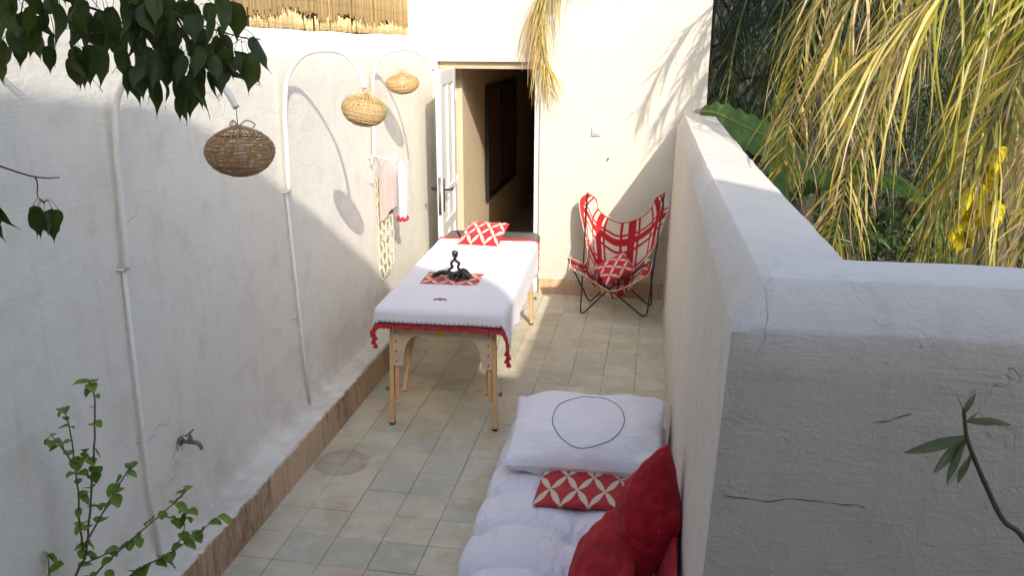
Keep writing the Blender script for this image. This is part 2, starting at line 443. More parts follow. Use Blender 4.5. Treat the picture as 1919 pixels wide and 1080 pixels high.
# skirting tiles along the left wall and the back wall
def sk_tile(name, L, H, seed):
    t = MB(); r0 = random.Random(seed); n_ = 7
    V = []; F = []
    for i in range(n_ + 1):
        y = -L / 2 + .0012 + (L - .0024) * i / n_; tz = H + (r0.uniform(-.007, .003))
        ox = r0.uniform(-.001, .0015)
        V += [(ox - .012, y, 0), (ox, y, 0), (ox, y, tz - .003), (ox - .003, y, tz), (ox - .012, y, tz)]
    for i in range(n_):
        for k in range(4):
            a = i * 5 + k; F.append((a, a + 5, a + 6, a + 1))
    F += [(0, 1, 2, 3, 4), tuple(n_ * 5 + k for k in range(5))[::-1]]
    t.add(V, F); me = t.mesh(name, False); me.materials.append(SKIRT); return me
sms = [sk_tile('skirting_tile', .21, .186, k) for k in range(6)]
for k in range(30):
    o = link_copy(rnd.choice(sms), 'skirting_tile', lw); o.location = (-.5785, -3.0 + k * .21 + .1, -.003)

# back wall with door opening
g = MB()
nx, nzz = 46, 60
X0, X1, Z1 = -1.3, 1.484, 4.3
OX0, OX1, OZ = -.71, .153, 1.955
xs = sorted(set([X0, OX0, OX1, X1] + [X0 + (X1 - X0) * i / 30 for i in range(31)]))
xs = [x for i, x in enumerate(xs) if x in (X0, OX0, OX1, X1) or min(abs(x - OX0), abs(x - OX1)) > .03]
zs = [z for z in [-3, -1.5, 0] + [.06 * i for i in range(1, 72)] if abs(z - OZ) > .03] + [OZ]; zs.sort()
V = []; F = []; idx = {}
for yi, y in ((0, 3.26), (1, 3.56)):
    for i, x in enumerate(xs):
        for j, z in enumerate(zs):
            idx[(i, j, yi)] = len(V)
            d = .005 * nz3(x, 5, z, 1.7) if yi == 0 else 0
            ex = .004 * nz3(9, yi, z, 5) if x in (OX0, OX1, X1) else 0
            V.append((x + ex, y + d, z))
def solid(i, j):
    xm = (xs[i] + xs[i + 1]) / 2; zm = (zs[j] + zs[j + 1]) / 2
    return not (OX0 < xm < OX1 and 0 < zm < OZ)
for i in range(len(xs) - 1):
    for j in range(len(zs) - 1):
        if not solid(i, j): continue
        F.append((idx[i, j, 0], idx[i + 1, j, 0], idx[i + 1, j + 1, 0], idx[i, j + 1, 0]))
        F.append((idx[i, j, 1], idx[i, j + 1, 1], idx[i + 1, j + 1, 1], idx[i + 1, j, 1]))
        for di, a, b in ((-1, (i, j), (i, j + 1)), (1, (i + 1, j + 1), (i + 1, j))):
            ii = i + di
            if ii < 0 or ii >= len(xs) - 1 or not solid(ii, j):
                F.append((idx[(*a, 0)], idx[(*b, 0)], idx[(*b, 1)], idx[(*a, 1)]))
        for dj, a, b in ((-1, (i + 1, j), (i, j)), (1, (i, j + 1), (i + 1, j + 1))):
            jj = j + dj
            if jj < 0 or jj >= len(zs) - 1 or not solid(i, jj):
                F.append((idx[(*a, 0)], idx[(*b, 0)], idx[(*b, 1)], idx[(*a, 1)]))
g.add(V, F)
bw = setp(g.build('back_wall', PL_B, bevel=.008, sharp=40), kind='structure')
sms2 = [sk_tile('skirting_tile', .21, .145, 20 + k) for k in range(4)]
for k in range(6):
    o = link_copy(rnd.choice(sms2), 'skirting_tile', bw); o.rotation_euler = (0, 0, -math.pi / 2); o.location = (.265 + k * .21, 3.245, -.003)
# ledge above the back skirting
g = MB(); g.box((.16, 3.2475, -.02), (1.22, 3.262, .143)); g.build('skirting_backing', PL_B, bw, bevel=.004)

# corridor behind the door
g = MB()
g.box((-.9, 3.562, -.02), (-.57, 9.2, 2.6)); g.box((.32, 3.562, -.02), (.6, 9.2, 2.6)); g.box((-.568, 8.9, -.02), (.318, 9.2, 2.6)); g.box((-.9, 3.562, 2.602), (.6, 9.2, 2.8))
setp(g.build('corridor', PL_IN, smooth=False), kind='structure')
g = MB(); g.box((-.569, 3.3, -.003), (.319, 8.89, .004)); setp(g.build('corridor_floor', simple('corridor_floor_cement', (.34, .26, .18), .7, var=.2), smooth=False), kind='structure')

# parapet wall, L shaped
zsP = [-3.0, 0, .2, .4, .6, .8, 1.0, 1.2, 1.35, 1.462, 1.480, 1.562, 1.572, 1.574, 1.570, 1.55, -3.0]
def prof_near(): # x and y offsets at the near corner
    xo = []; yo = []
    for i, z in enumerate(zsP):
        if z < 0 and i == 0: xo.append(1.262); yo.append(-1.805); continue
        if i <= 9: xo.append(1.2645 + .036 * z); yo.append(-1.80 + .030 * z); continue
        xo.append({10: 1.323, 11: 1.382, 12: 1.395, 13: 1.50, 14: 1.632, 15: 1.648, 16: 1.655}[i])
        yo.append({10: -1.745, 11: -1.655, 12: -1.64, 13: -1.53, 14: -1.415, 15: -1.400, 16: -1.39}[i])
    return xo, yo
xn, yn = prof_near()
xf = [1.20 if i == 0 else (1.222 + .030 * z if i <= 9 else {10: 1.275, 11: 1.310, 12: 1.319, 13: 1.43, 14: 1.54, 15: 1.553, 16: 1.56}[i]) for i, z in enumerate(zsP)]
n = len(zsP); g = MB(); st = []
N1 = 90
for k in range(N1 + 1):
    t = k / N1; row = []
    for i in range(n):
        Y = 3.262 + (yn[i] - 3.262) * t
        tt = t ** 1.6 if i in (10, 11, 12, 13, 14, 15, 16) else t
        X = xf[i] + (xn[i] - xf[i]) * (t if i < 10 else (.35 * t + .65 * t ** 2))
        dd = .005 * nz3(X, Y, zsP[i], 2) + .002 * nz3(X, Y, zsP[i], 7)
        dz = .004 * nz3(X, Y, 4, 5) if i > 8 and i < 16 else 0
        if k == N1: dd = 0; dz = 0
        row.append((X + dd, Y, zsP[i] + dz))
    st.append(row)
N2 = 60
for k in range(1, N2 + 1):
    t = k / N2; row = []
    for i in range(n):
        X = xn[i] + (5.0 - xn[i]) * t; Y = yn[i]
        dd = .005 * nz3(X, Y, zsP[i], 2) + .002 * nz3(X, Y, zsP[i], 7)
        row.append((X, Y + dd, zsP[i] + (.004 * nz3(X, Y, 4, 5) if i > 8 and i < 16 else 0)))
    st.append(row)
V = [p for row in st for p in row]; F = []
for k in range(len(st) - 1):
    for i in range(n - 1):
        a = k * n + i; F.append((a, a + 1, a + n + 1, a + n))
g.add(V, F)
setp(g.build('parapet_wall', PL_R, sharp=30), kind='structure')

PAR = bpy.data.objects['parapet_wall']
CRK = simple('crack_shadow_dirt', (.16, .145, .125), .95, var=.3)  # shadow and dirt of the cracks put into one dark colour
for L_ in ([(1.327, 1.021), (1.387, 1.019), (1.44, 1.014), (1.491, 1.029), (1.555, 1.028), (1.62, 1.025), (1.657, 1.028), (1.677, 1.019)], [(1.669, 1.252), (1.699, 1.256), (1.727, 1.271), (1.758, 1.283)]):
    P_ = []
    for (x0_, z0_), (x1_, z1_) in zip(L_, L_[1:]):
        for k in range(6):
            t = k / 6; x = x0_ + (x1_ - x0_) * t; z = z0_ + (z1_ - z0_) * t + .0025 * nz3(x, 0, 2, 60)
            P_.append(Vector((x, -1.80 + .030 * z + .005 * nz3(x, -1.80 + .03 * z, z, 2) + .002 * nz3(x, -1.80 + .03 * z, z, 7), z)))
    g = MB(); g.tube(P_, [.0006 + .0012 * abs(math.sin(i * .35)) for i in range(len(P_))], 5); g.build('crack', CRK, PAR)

# unseen house behind the camera, roof outline shaped to shade the near terrace
SH = [(-2.8, -.9), (-1.6, -1.0), (-1.05, -1.0), (-1.0, -.55), (-.97, -.25), (-.873, -.125), (-.70, -.026), (-.498, .104), (-.327, .164), (-.118, .235), (.02, .215), (.155, .16), (.283, .09), (.5, .01), (.684, -.067), (.82, -.25), (.92, -.45), (1.0, -.70), (1.10, -.86), (1.2, -.93), (1.335, -1.05), (1.345, -.05), (1.628, -.41), (1.9, -.75), (2.4, -.95), (3.2, -1.1), (5, -1.2)]
YO = -4.9; g = MB(); V = []; F = []
for (x, y) in SH:
    t = (y - YO) / 1.44; V.append((x + .68 * t, YO, 1.57 + t))
m_ = len(V)
V += [(p[0], YO, -3.01) for p in V[:m_]]
V += [(p[0], p[1] - .02, p[2]) for p in V[:m_]]
V += [(p[0], YO - .02, -3.01) for p in V[:m_]]
for i in range(m_ - 1):
    F += [(i, m_ + i, m_ + i + 1, i + 1), (2 * m_ + i, 2 * m_ + i + 1, 3 * m_ + i + 1, 3 * m_ + i), (i, i + 1, 2 * m_ + i + 1, 2 * m_ + i)]
F += [(0, 2 * m_, 3 * m_, m_), (m_ - 1, 2 * m_ - 1, 4 * m_ - 1, 3 * m_ - 1)]
g.add(V, F)
HOUSE = plaster('house_ochre_render', (.52, .38, .26), (.40, .29, .19), 1, crack=False)  # ochre chosen to bounce warm light onto the parapet face
hw = g.build('shade_profile', HOUSE, smooth=False)
g = MB(); g.box((V[0][0], -10, -3.01), (V[m_ - 1][0], YO - .022, 3.9)); hb = g.build('house_body', HOUSE, smooth=False)
he = empty('house', (3, -9, -3), 0, 'unseen house behind the terrace, its roof outline shaped to cast the curved shade', 'house')
for o, nm in ((hw, 'shade_profile_wall'), (hb, 'house_block')):
    o.name = nm; o.parent = he; o.matrix_parent_inverse = Matrix.Translation((-3, 9, 3))
g = MB(); g.box((.1, YO + .003, 3.02), (4.6, -3.12, 3.10))  # unseen slab over the camera, added to keep sky light off the parapet face
for k in range(9): g.box((.3 + k * .5, YO + .003, 2.93), (.38 + k * .5, -3.2, 3.019))
aw = g.build('sky_blocker', woodmat('blocker_wood', (.34, .22, .12), (.42, .28, .16)), he, smooth=False, loc=(-3, 9, 3))

# neighbour building beyond the back wall on the right
g = MB(); g.box((1.3, 7.6, -3.01), (12, 8.2, 6)); nb = g.build('neighbour_wall', simple('shade_dark_render', (.10, .09, .075), .9, bump=(12, .8), var=.3), smooth=False)  # wall colour made dark to stand for the deep shade there
setp(nb, 'wall of the next building, painted dark for the shade behind the palm fronds', 'wall')

# ------------------------------------------------------------------ reed fence
fe = empty('reed_fence', (-.95, 1.6, 2.2), 0, 'golden dry reed screen standing on the left wall with ragged cut ends', 'reed fence')
def top_z(Y): return 2.155 + .038 * min((3.26 - Y) / 3.0, 1.2)
g = MB(); Y = -.2
while Y < 3.245:
    zb = top_z(Y) + rnd.uniform(-.002, .012); r_ = rnd.uniform(.0045, .0075)
    if rnd.random() < .86:
        h = rnd.uniform(.07, .12) + .03 * math.sin(Y * 9)
        lean = rnd.uniform(-.006, .006); x = -.957 + rnd.uniform(-.004, .004)
        g.tube([(x, Y, zb), (x, Y + lean, zb + h)], r_, 6, tint=rnd.uniform(.45, 1))
    Y += r_ * 2 * rnd.uniform(1.0, 1.35)
Y = -.2
while Y < 3.248:
    r_ = rnd.uniform(.004, .007); zb = top_z(Y) + .085 + .02 * math.sin(Y * 7 + 1) + rnd.uniform(-.02, .035)
    if rnd.random() < .04: zb += .08
    x = -.948 + rnd.uniform(-.004, .004); l1 = rnd.uniform(-.008, .008)
    g.tube([(x, Y, zb), (x + rnd.uniform(-.004, .004), Y + l1, zb + .45), (x, Y + l1 * 2, 3.3 + rnd.uniform(-.03, .03))], r_, 6, tint=rnd.uniform(0, 1))
    Y += r_ * 2 * rnd.choice((.95, 1.0, 1.02, 1.05, 1.3))
setp(g.build('reeds', REED, fe, loc=(.95, -1.6, -2.2)), kind='stuff')
g = MB()
for dz in (.03, .17, .5, .9):
    g.tube([(-.9405, y / 10 - .2, top_z(y / 10 - .2) + dz + .004 * math.sin(y)) for y in range(0, 35)], .0009, 4)
g.build('wire', STEEL, fe, loc=(.95, -1.6, -2.2))
g = MB(); g.box((-.985, -.2, 2.15), (-.965, 3.25, 3.25)); g.build('dark_gap_sheet', REED_GAP, fe, loc=(.95, -1.6, -2.2))  # dark sheet added behind the reeds for the shade in their gaps

# ------------------------------------------------------------------ lamps on conduits
def smooth_path(P, n_=8):
    P = [Vector(p) for p in P]; out = []
    for i in range(len(P) - 1):
        p0 = P[max(i - 1, 0)]; p1 = P[i]; p2 = P[i + 1]; p3 = P[min(i + 2, len(P) - 1)]
        for k in range(n_):
            t = k / n_
            out.append(.5 * ((2 * p1) + (-p0 + p2) * t + (2 * p0 - 5 * p1 + 4 * p2 - p3) * t * t + (-p0 + 3 * p1 - 3 * p2 + p3) * t ** 3))
    out.append(P[-1]); return out

def wicker_mesh(seed, W, H):
    r0 = random.Random(seed); g = MB()
    # profile radius as function of s 0 (bottom) .. 1 (top)
    prof = [(0, .30), (.04, .50), (.14, .74), (.28, .91), (.42, .99), (.5, 1.0), (.6, .97), (.72, .86), (.84, .64), (.92, .42), (.97, .22), (1, .10)]
    def rad(s):
        for (a, ra), (b, rb) in zip(prof, prof[1:]):
            if s <= b: return ra + (rb - ra) * (s - a) / (b - a)
        return prof[-1][1]
    nr = 26
    for k in range(nr):
        t = 2 * math.pi * (k + r0.uniform(-.12, .12)) / nr
        pts = [(math.cos(t) * rad(s / 16) * W / 2, math.sin(t) * rad(s / 16) * W / 2, H * (s / 16 - .5)) for s in range(17)]
        g.tube(pts, .0019, 4, tint=r0.random(), caps=False)
    nw = 46
    for j in range(nw):
        s = .0 + .90 * j / (nw - 1); R0 = rad(s) * W / 2
        if s > .80 and j % 2: continue
        m_ = 2 * nr; ph = r0.uniform(0, 6); tn = r0.random()
        pts = [((R0 + .0016 * (1 if (k + j) % 2 else -1) + .0012 * math.sin(3 * k / m_ * 6.28 + ph)) * math.cos(2 * math.pi * k / m_),
                (R0 + .0016 * (1 if (k + j) % 2 else -1)) * math.sin(2 * math.pi * k / m_),
                H * (s - .5) + .0013 * math.sin(2 * 6.28 * k / m_ + ph)) for k in range(m_)]
        g.tube(pts, r0.uniform(.0013, .0019), 4, closed=True, tint=tn)
    # base disc coils
    for j in range(9):
        R0 = .30 * W / 2 * (j + 1) / 9
        g.tube([(R0 * math.cos(a / 4), R0 * math.sin(a / 4), -H / 2) for a in range(25)], .0028, 4, tint=r0.random())
    return g
def lamp(name, foot, bend, tip, hang, zc, W, H, mat, label, tilt=(0, 0, 0), cord=None, extra=None):
    root = empty(name, (foot[0], foot[1], foot[2]), 0, label, 'lamp', 'woven lamps hanging from arched pipes')
    inv = Vector(foot)
    g = MB(); path = smooth_path([tuple(Vector(p) - inv) for p in bend], 8)
    g.tube(path, .0115, 10); p = g.build('arched_pipe', PIPE, root)
    g = MB(); g.tube([tuple(Vector(a) - inv) for a in extra], .008, 8)
    g.build('wall_conduit', PIPE, root)
    for z in (extra[0][2], (extra[0][2] + extra[-1][2]) * .45):
        g = MB(); c = Vector((extra[0][0] - .004, extra[0][1] + (extra[-1][1] - extra[0][1]) * (extra[0][2] - z) / max(.01, extra[0][2] - extra[-1][2]), z)) - inv
        g.tube([c + Vector((-.012, -.022, 0)), c + Vector((.010, -.010, .002)), c + Vector((.012, .006, 0)), c + Vector((-.012, .026, -.002))], .0045, 6)
        g.build('pipe_clip', PIPE, root)
    g = MB(); g.tube([Vector(hang) - inv, Vector((hang[0], hang[1], zc + H * .47)) - inv], .0017, 5)
    g.build('cord', cord or STEEL, root)
    sh = wicker_mesh(hash(name + label) % 99 if False else len(label), W, H).build('lamp_shade', mat, root)
    sh.location = Vector((hang[0], hang[1], zc)) - inv; sh.rotation_euler = tilt
    g = MB(); zt = H * .46
    for (ax, ln) in ((.3, .055), (2.4, .04), (4.2, .03)):
        d = Vector((math.cos(ax), math.sin(ax), 0))
        g.tube(smooth_path([Vector((0, 0, zt)), d * ln * .5 + Vector((0, 0, zt + .022)), d * ln + Vector((0, 0, zt + .008)), d * ln * .7 + Vector((0, 0, zt - .006)), Vector((0, 0, zt))], 5), .0022, 5, tint=.4)
    g.tube([(.016 * math.cos(a), .016 * math.sin(a), zt - .002 + .002 * math.sin(a * 3)) for a in [k * .5 for k in range(26)]], .0025, 5, tint=.2)
    o = g.build('tie', mat, root); o.location = sh.location; o.rotation_euler = tilt
    g = MB(); g.blob((0, 0, 0), .026, 10); g.lathe([(.013, .02), (.015, .03), (.015, .06)], n=10)
    o = g.build('bulb', simple('opal_bulb', (.75, .74, .70), .3), root); o.location = sh.location - Vector((0, 0, .02))
    return root
lamp('wicker_lamp', (-.72, -1.13, 0), [(-.72, -1.13, 1.35), (-.722, -1.11, 1.6), (-.722, -1.10, 1.78), (-.70, -1.09, 1.95), (-.62, -1.08, 2.05), (-.50, -1.08, 2.09), (-.38, -1.10, 2.06), (-.29, -1.12, 1.985), (-.25, -1.13, 1.925)],
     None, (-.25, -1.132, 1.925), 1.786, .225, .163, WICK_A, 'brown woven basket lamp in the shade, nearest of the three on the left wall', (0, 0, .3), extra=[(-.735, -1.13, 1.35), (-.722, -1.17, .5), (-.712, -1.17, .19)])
lamp('wicker_lamp.001', (-.72, .27, 0), [(-.72, .255, 1.385), (-.722, .27, 1.6), (-.722, .28, 1.78), (-.70, .29, 1.95), (-.62, .295, 2.055), (-.50, .29, 2.085), (-.38, .25, 2.065), (-.29, .18, 1.99), (-.252, .135, 1.918)],
     None, (-.255, .13, 1.92), 1.822, .212, .155, WICK_B, 'honey coloured basket lamp, middle one of the three on the left wall', (.12, .14, 1.0), extra=[(-.735, .258, 1.385), (-.722, .30, .5), (-.712, .31, .19)])
lamp('wicker_lamp.002', (-.72, 1.62, 0), [(-.72, 1.60, 1.385), (-.722, 1.62, 1.6), (-.722, 1.63, 1.80), (-.70, 1.64, 1.96), (-.64, 1.66, 2.04), (-.54, 1.67, 2.07), (-.43, 1.64, 2.06), (-.33, 1.56, 2.01), (-.275, 1.49, 1.955)],
     None, (-.53, 1.668, 2.06), 1.862, .215, .135, WICK_B, 'pale basket lamp beside the open door, smallest in view of the three', (-.06, -.05, 2.2), cord=ROPE, extra=[(-.735, 1.60, 1.385), (-.735, 1.6, 1.33)])

# ------------------------------------------------------------------ tap
TAPS = .8
tp = empty('water_tap', (-.742, -.90, .56), 0, 'old brass water tap on the left wall above the ledge', 'tap')
g = MB(); g.tube([(0, 0, 0), (.05, 0, 0)], .011, 10); g.tube(smooth_path([(.045, 0, 0), (.085, 0, .0), (.105, 0, -.012), (.112, 0, -.035)], 4), [.013] * 4 + [.012] * 4 + [.0105] * 5, 10)
g.tube([(.055, 0, 0), (.055, 0, .03)], .012, 10); g.tube([(0, 0, 0), (.006, 0, 0)], .024, 12)
g.build('spout', STEEL, tp)
g = MB(); g.tube([(.055, 0, .028), (.055, 0, .05)], .005, 8); g.tube([(.055, -.035, .05), (.055, .035, .052)], .0055, 8); g.build('handle', STEEL, tp)
g = MB(); g.tube(smooth_path([(.055, -.03, .052), (.03, -.05, .05), (.012, -.055, .02), (.01, -.05, -.03)], 4), .0022, 5); g.build('chain', STEEL, tp)

tp.scale = (TAPS,) * 3
# switch box and nail
sb = empty('switch_plate', (.617, 3.257, 1.408), 0, 'small square grey plate on the white back wall', 'switch')
g = MB(); g.box((-.036, -.012, -.036), (.036, .003, .036)); g.build('plate', GREYPLASTIC, sb, bevel=.004)
g = MB(); g.box((-.020, -.016, -.022), (.020, -.0125, .022)); g.build('rocker', GREYPLASTIC, sb, bevel=.002)
g = MB(); g.tube([(0, 0, 0), (0, -.025, .002)], .004, 8); g.tube([(0, -.024, .002), (0, -.028, .002)], .009, 8); o = g.build('wall_nail', STEEL); o.location = (.725, 3.26, 1.189)
setp(o, 'small bare nail in the white wall below the grey plate', 'nail')

# ------------------------------------------------------------------ door
HEADER = simple('tan_door_header', (.50, .40, .27), .7, var=.1)
fr = empty('door_frame', (-.28, 3.35, 0), 0, 'cream painted door frame set in the opening of the back wall', 'door frame')
g = MB(); g.box((-.71 + .28, -.04, 1.895), (.153 + .28, .03, 1.953)); g.build('header', HEADER, fr, smooth=False, bevel=.004)
g = MB(); g.box((.103 + .28, -.055, 0), (.151 + .28, .03, 1.893)); g.build('jamb', WHITE_PAINT, fr, smooth=False, bevel=.003)
g = MB(); g.box((-.708 + .28, -.055, 0), (-.59 + .28, .03, 1.893)); g.build('jamb', WHITE_PAINT, fr, smooth=False, bevel=.003)
hx, hy = -.583, 3.29; fx, fy = -.538, 2.60
ang = math.atan2(fy - hy, fx - hx)
dr = empty('open_door', (hx, hy, .02), ang, 'white panelled door standing open against the left wall side', 'door')
L_ = math.hypot(fx - hx, fy - hy); H_ = 1.885
# stiles and rails; leaf thickness along local y, visible face is +y side (towards +x world)
g = MB(); T_ = .02
g.box((0, -T_, 0), (.10, T_, H_)); g.box((L_ - .11, -T_, 0), (L_, T_, H_))
g.build('stile', WHITE_PAINT, dr, smooth=False, bevel=.003)
g = MB()
for z0, z1 in ((0, .18), (.62, .70), (.905, .955), (H_ - .11, H_)): g.box((.101, -T_ + .001, z0), (L_ - .111, T_ - .001, z1))
g.build('rail', WHITE_PAINT, dr, smooth=False, bevel=.003)
g = MB(); xm = (.10 + L_ - .11) / 2
for z0, z1 in ((.18, .62), (.70, .905), (.955, H_ - .11)): g.box((xm - .022, -T_ + .002, z0 + .001), (xm + .022, T_ - .002, z1 - .001))
g.build('mullion', WHITE_PAINT, dr, smooth=False, bevel=.003)
for z0, z1 in ((.18, .62), (.70, .905), (.955, H_ - .11)):
    for a, b in ((.10, xm - .022), (xm + .022, L_ - .11)):
        g = MB(); g.box((a + .0005, -.006, z0 + .0005), (b - .0005, .006, z1 - .0005)); g.build('panel', WHITE_PAINT, dr, smooth=False)
for sy in (1, -1):
    g = MB(); g.box((L_ - .075, T_ * sy if sy > 0 else -T_ - .006, .80), (L_ - .038, T_ + .006 if sy > 0 else -T_, 1.06)); o = g.build('handle_plate', BLACK_METAL, dr, bevel=.003)
    g = MB(); g.tube(smooth_path([(L_ - .056, sy * T_, .975), (L_ - .056, sy * (T_ + .05), .975), (L_ - .08, sy * (T_ + .058), .978), (L_ - .17, sy * (T_ + .052), .965), (L_ - .185, sy * (T_ + .05), .955)], 4), .0085, 8)
    g.build('handle', BLACK_METAL, dr)
g = MB(); g.box((L_ + .0005, -.011, .78), (L_ + .003, .011, 1.08)); g.build('lock_plate', STEEL, dr)
g = MB()
for z in (.2, .95, 1.65): g.tube([(-.004, T_, z - .04), (-.004, T_, z + .04)], .009, 8)
g.build('hinge', WHITE_PAINT, dr)

# picture on corridor wall
pc = empty('framed_panel', (-.565, 5.37, 1.1), 0, 'tall dark framed panel hanging on the corridor wall inside the door', 'wall panel')
g = MB()
za, zb = .56, 1.70; ya, yb = 4.53, 6.22
for a, b in (((0, ya, za), (.035, ya + .06, zb)), ((0, yb - .06, za), (.035, yb, zb)), ((0, ya + .061, za), (.035, yb - .061, za + .05)), ((0, ya + .061, zb - .05), (.035, yb - .061, zb)), ((0, 5.25, za + .051), (.033, 5.33, zb - .051))):
    g.box((a[0], a[1] - 5.37, a[2] - 1.1), (b[0], b[1] - 5.37, b[2] - 1.1))
g.build('frame', BLACK_METAL, pc, smooth=False)
g = MB(); g.box((.002, ya + .06 - 5.37, za + .05 - 1.1), (.015, yb - .06 - 5.37, zb - .05 - 1.1)); g.build('panel', BROWNPANEL, pc, smooth=False)

# ------------------------------------------------------------------ hanging towels and macrame
hk = empty('wall_hook', (-.745, 1.73, 1.35), 0, 'cream painted iron hook on the left wall holding the cloths', 'hook')
g = MB(); g.tube(smooth_path([(0, -.02, .03), (.03, -.02, .02), (.07, 0, .0), (.1, .03, .0), (.125, .07, .04)], 5), .007, 8)
g.tube(smooth_path([(.055, 0, 0), (.085, 0, -.03), (.115, .02, -.02), (.125, .02, .03)], 5), .006, 8); g.build('hook_arm', PIPE, hk)
def hang(cx, cy, zt, zb, wx, wy, folds, seed, mat, parent=None, name='towel', amp=.22, skew=0.0):
    r0 = random.Random(seed); ph = [r0.uniform(0, 6) for _ in range(4)]; g = MB(); nu, nv = 60, 24
    def fn(u, v):
        t = 2 * math.pi * u; k = 1 - (1 - min(1, v * 3.2)) ** 2 * .75
        f = 1 + amp * math.sin(folds * t + ph[0] + v * .8) + amp * .5 * math.sin((folds * 2 + 1) * t + ph[1] - v)
        x = wx / 2 * math.cos(t) * f * k; y = wy / 2 * math.sin(t) * f * k
        z = zt + (zb - zt) * v + (.012 * math.sin(2 * t + ph[2]) + skew * math.cos(t)) * v
        return (x, y, z - 0)
    g.grid(nu, nv, fn)
    o = g.build(name, mat, parent); o.location = (cx, cy, 0); return o
tw = hang(-.668, 1.70, 1.345, .985, .10, .10, 3, 4, TOWEL, name='pink_towel', skew=.045)
setp(tw, 'dusty pink towel hanging from the wall hook', 'towel')
tw = empty('white_towel', (-.60, 1.80, 1.0), 0, 'narrow white towel with red trim hanging beside the pink one', 'towel')
o = hang(.0, .0, .34, -.055, .055, .07, 2, 8, WTOWEL, tw, 'cloth', .18)
g = MB()
for k in range(26):
    a = k / 26 * 6.28; g.blob((.034 * math.cos(a), .04 * math.sin(a), -.062 + rnd.uniform(-.01, .008)), .011, 6, (1, 1, 1.2))
setp(g.build('red_trim', REDWOOL, tw), kind='stuff')
mc = empty('macrame_net', (-.70, 1.72, 1.3), 0, 'cream knotted rope net hanging below the towels', 'net')
r0 = random.Random(5)
for cx in range(5):
    g = MB()
    for rz in range(9):
        x = -.055 + cx * .026 + r0.uniform(-.004, .004); y = -.03 + .012 * (cx % 2) + r0.uniform(-.008, .008)
        z = -.12 - rz * .082 - (.04 if cx % 2 else 0)
        if z < -.80 + abs(cx - 1.2) * .05: break
        if rz < 3 and cx > 1: continue
        a0 = r0.uniform(-.6, .6)
        pts = [(x + .0165 * math.cos(t) * math.cos(a0), y + .0165 * math.cos(t) * math.sin(a0), z + .052 * math.sin(t) + .004 * math.sin(2 * t)) for t in [k / 14 * 6.283 for k in range(14)]]
        g.tube(pts, .0036, 6, closed=True)
        g.blob((x, y, z - .049), .0075, 6)
    g.build('rope_chain', ROPE, mc)

# ------------------------------------------------------------------ massage table
TB = empty('massage_table', (-.008, .49, 0), R(2.1), 'folding wooden massage table with charcoal vinyl top in the middle of the terrace', 'massage table')
TZ = .715; TL = 2.02; TW = .355
def rounded_pad(hw, y0, y1, z0, z1, rc, re):
    """pad with rounded corners in plan and rounded edge"""
    g = MB(); pl = []
    for cx, cy, a0 in ((hw - rc, y1 - rc, 0), (-hw + rc, y1 - rc, 90), (-hw + rc, y0 + rc, 180), (hw - rc, y0 + rc, 270)):
        for k in range(7):
            a = R(a0 + k * 15); pl.append((cx, cy, math.cos(a), math.sin(a)))
    n_ = len(pl); V = []; rings = []
    prof = [(re, z0), (.004, z0 + .002), (0, z0 + re * .6)] + [(re * (1 - math.cos(R(a))), z1 - re + re * math.sin(R(a))) for a in (0, 20, 40, 60, 80, 90)] + [(re + .05, z1 + .003)]
    for d, z in prof:
        for cx, cy, ca, sa in pl:
            rr = rc - d; V.append((cx + ca * max(rr, -.2), cy + sa * rr, z))
    F = []
    for i in range(len(prof) - 1):
        for k in range(n_): F.append((i * n_ + k, i * n_ + (k + 1) % n_, (i + 1) * n_ + (k + 1) % n_, (i + 1) * n_ + k))
    F.append(tuple((len(prof) - 1) * n_ + k for k in range(n_))); F.append(tuple(range(n_))[::-1])
    g.add(V, F); return g
rounded_pad(TW, 0, TL, TZ - .075, TZ, .07, .03).build('pad', VINYL, TB)
g = MB()
for sx in (-1, 1): g.box((sx * .315 - .011, .05, .585), (sx * .315 + .011, TL - .05, .639))
g.box((-.304, .07, .59), (.304, .09, .639)); g.box((-.304, .98, .59), (.304, 1.04, .639)); g.box((-.304, TL - .09, .59), (.304, TL - .07, .639))
g.build('frame_rail', WOOD, TB, smooth=False, bevel=.002)
def end_panel(y):
    g = MB(); N = 48; top = .638; hw = .283; V = []; F = []
    def low(x):
        a = abs(x)
        if a > .225: return .365 + (.0 if a > .235 else .0)
        if a > .15: t = (a - .15) / .075; return .365 + (.545 - .365) * math.sqrt(max(0, 1 - t * t))
        return .545 + .012 * math.sin(a / .15 * math.pi) - .018 * math.cos(a / .15 * math.pi / 2) ** 2 + .0
    xs_ = sorted(set([-hw + 2 * hw * i / N for i in range(N + 1)] + [s * k for s in (-1, 1) for k in (.225, .2235, .222, .218, .212)]))
    for x in xs_:
        z = low(x); V += [(x, y, z), (x, y, top), (x, y + .012, z), (x, y + .012, top)]
    for i in range(len(xs_) - 1):
        a = 4 * i; b = a + 4; F += [(a, b, b + 1, a + 1), (a + 2, a + 3, b + 3, b + 2), (a, a + 2, b + 2, b), (a + 1, b + 1, b + 3, a + 3)]
    k = 4 * (len(xs_) - 1); F += [(0, 1, 3, 2), (k, k + 2, k + 3, k + 1)]
    g.add(V, F); return g
for y in (.045, TL - .16):
    pn = end_panel(y).build('end_panel', PANEL_WOOD, TB, smooth=False)
    g = MB(); g.tube([(0, -.003, 0), (0, .002, 0)], .0048, 8); scm = g.mesh('screw'); scm.materials.append(BLACK_METAL)
    for x in (-.262, .262):
        for z in (.39, .45, .51, .57, .625): link_copy(scm, 'screw', pn).location = (x, y, z)
    if y < .1:
        g = MB(); g.tube([(-.006, y - .0015, .572), (-.006, y + .001, .572)], .022, 20)
        g.build('yellow_sticker', simple('yellow_sticker', (.72, .50, .04), .5), pn, smooth=False)
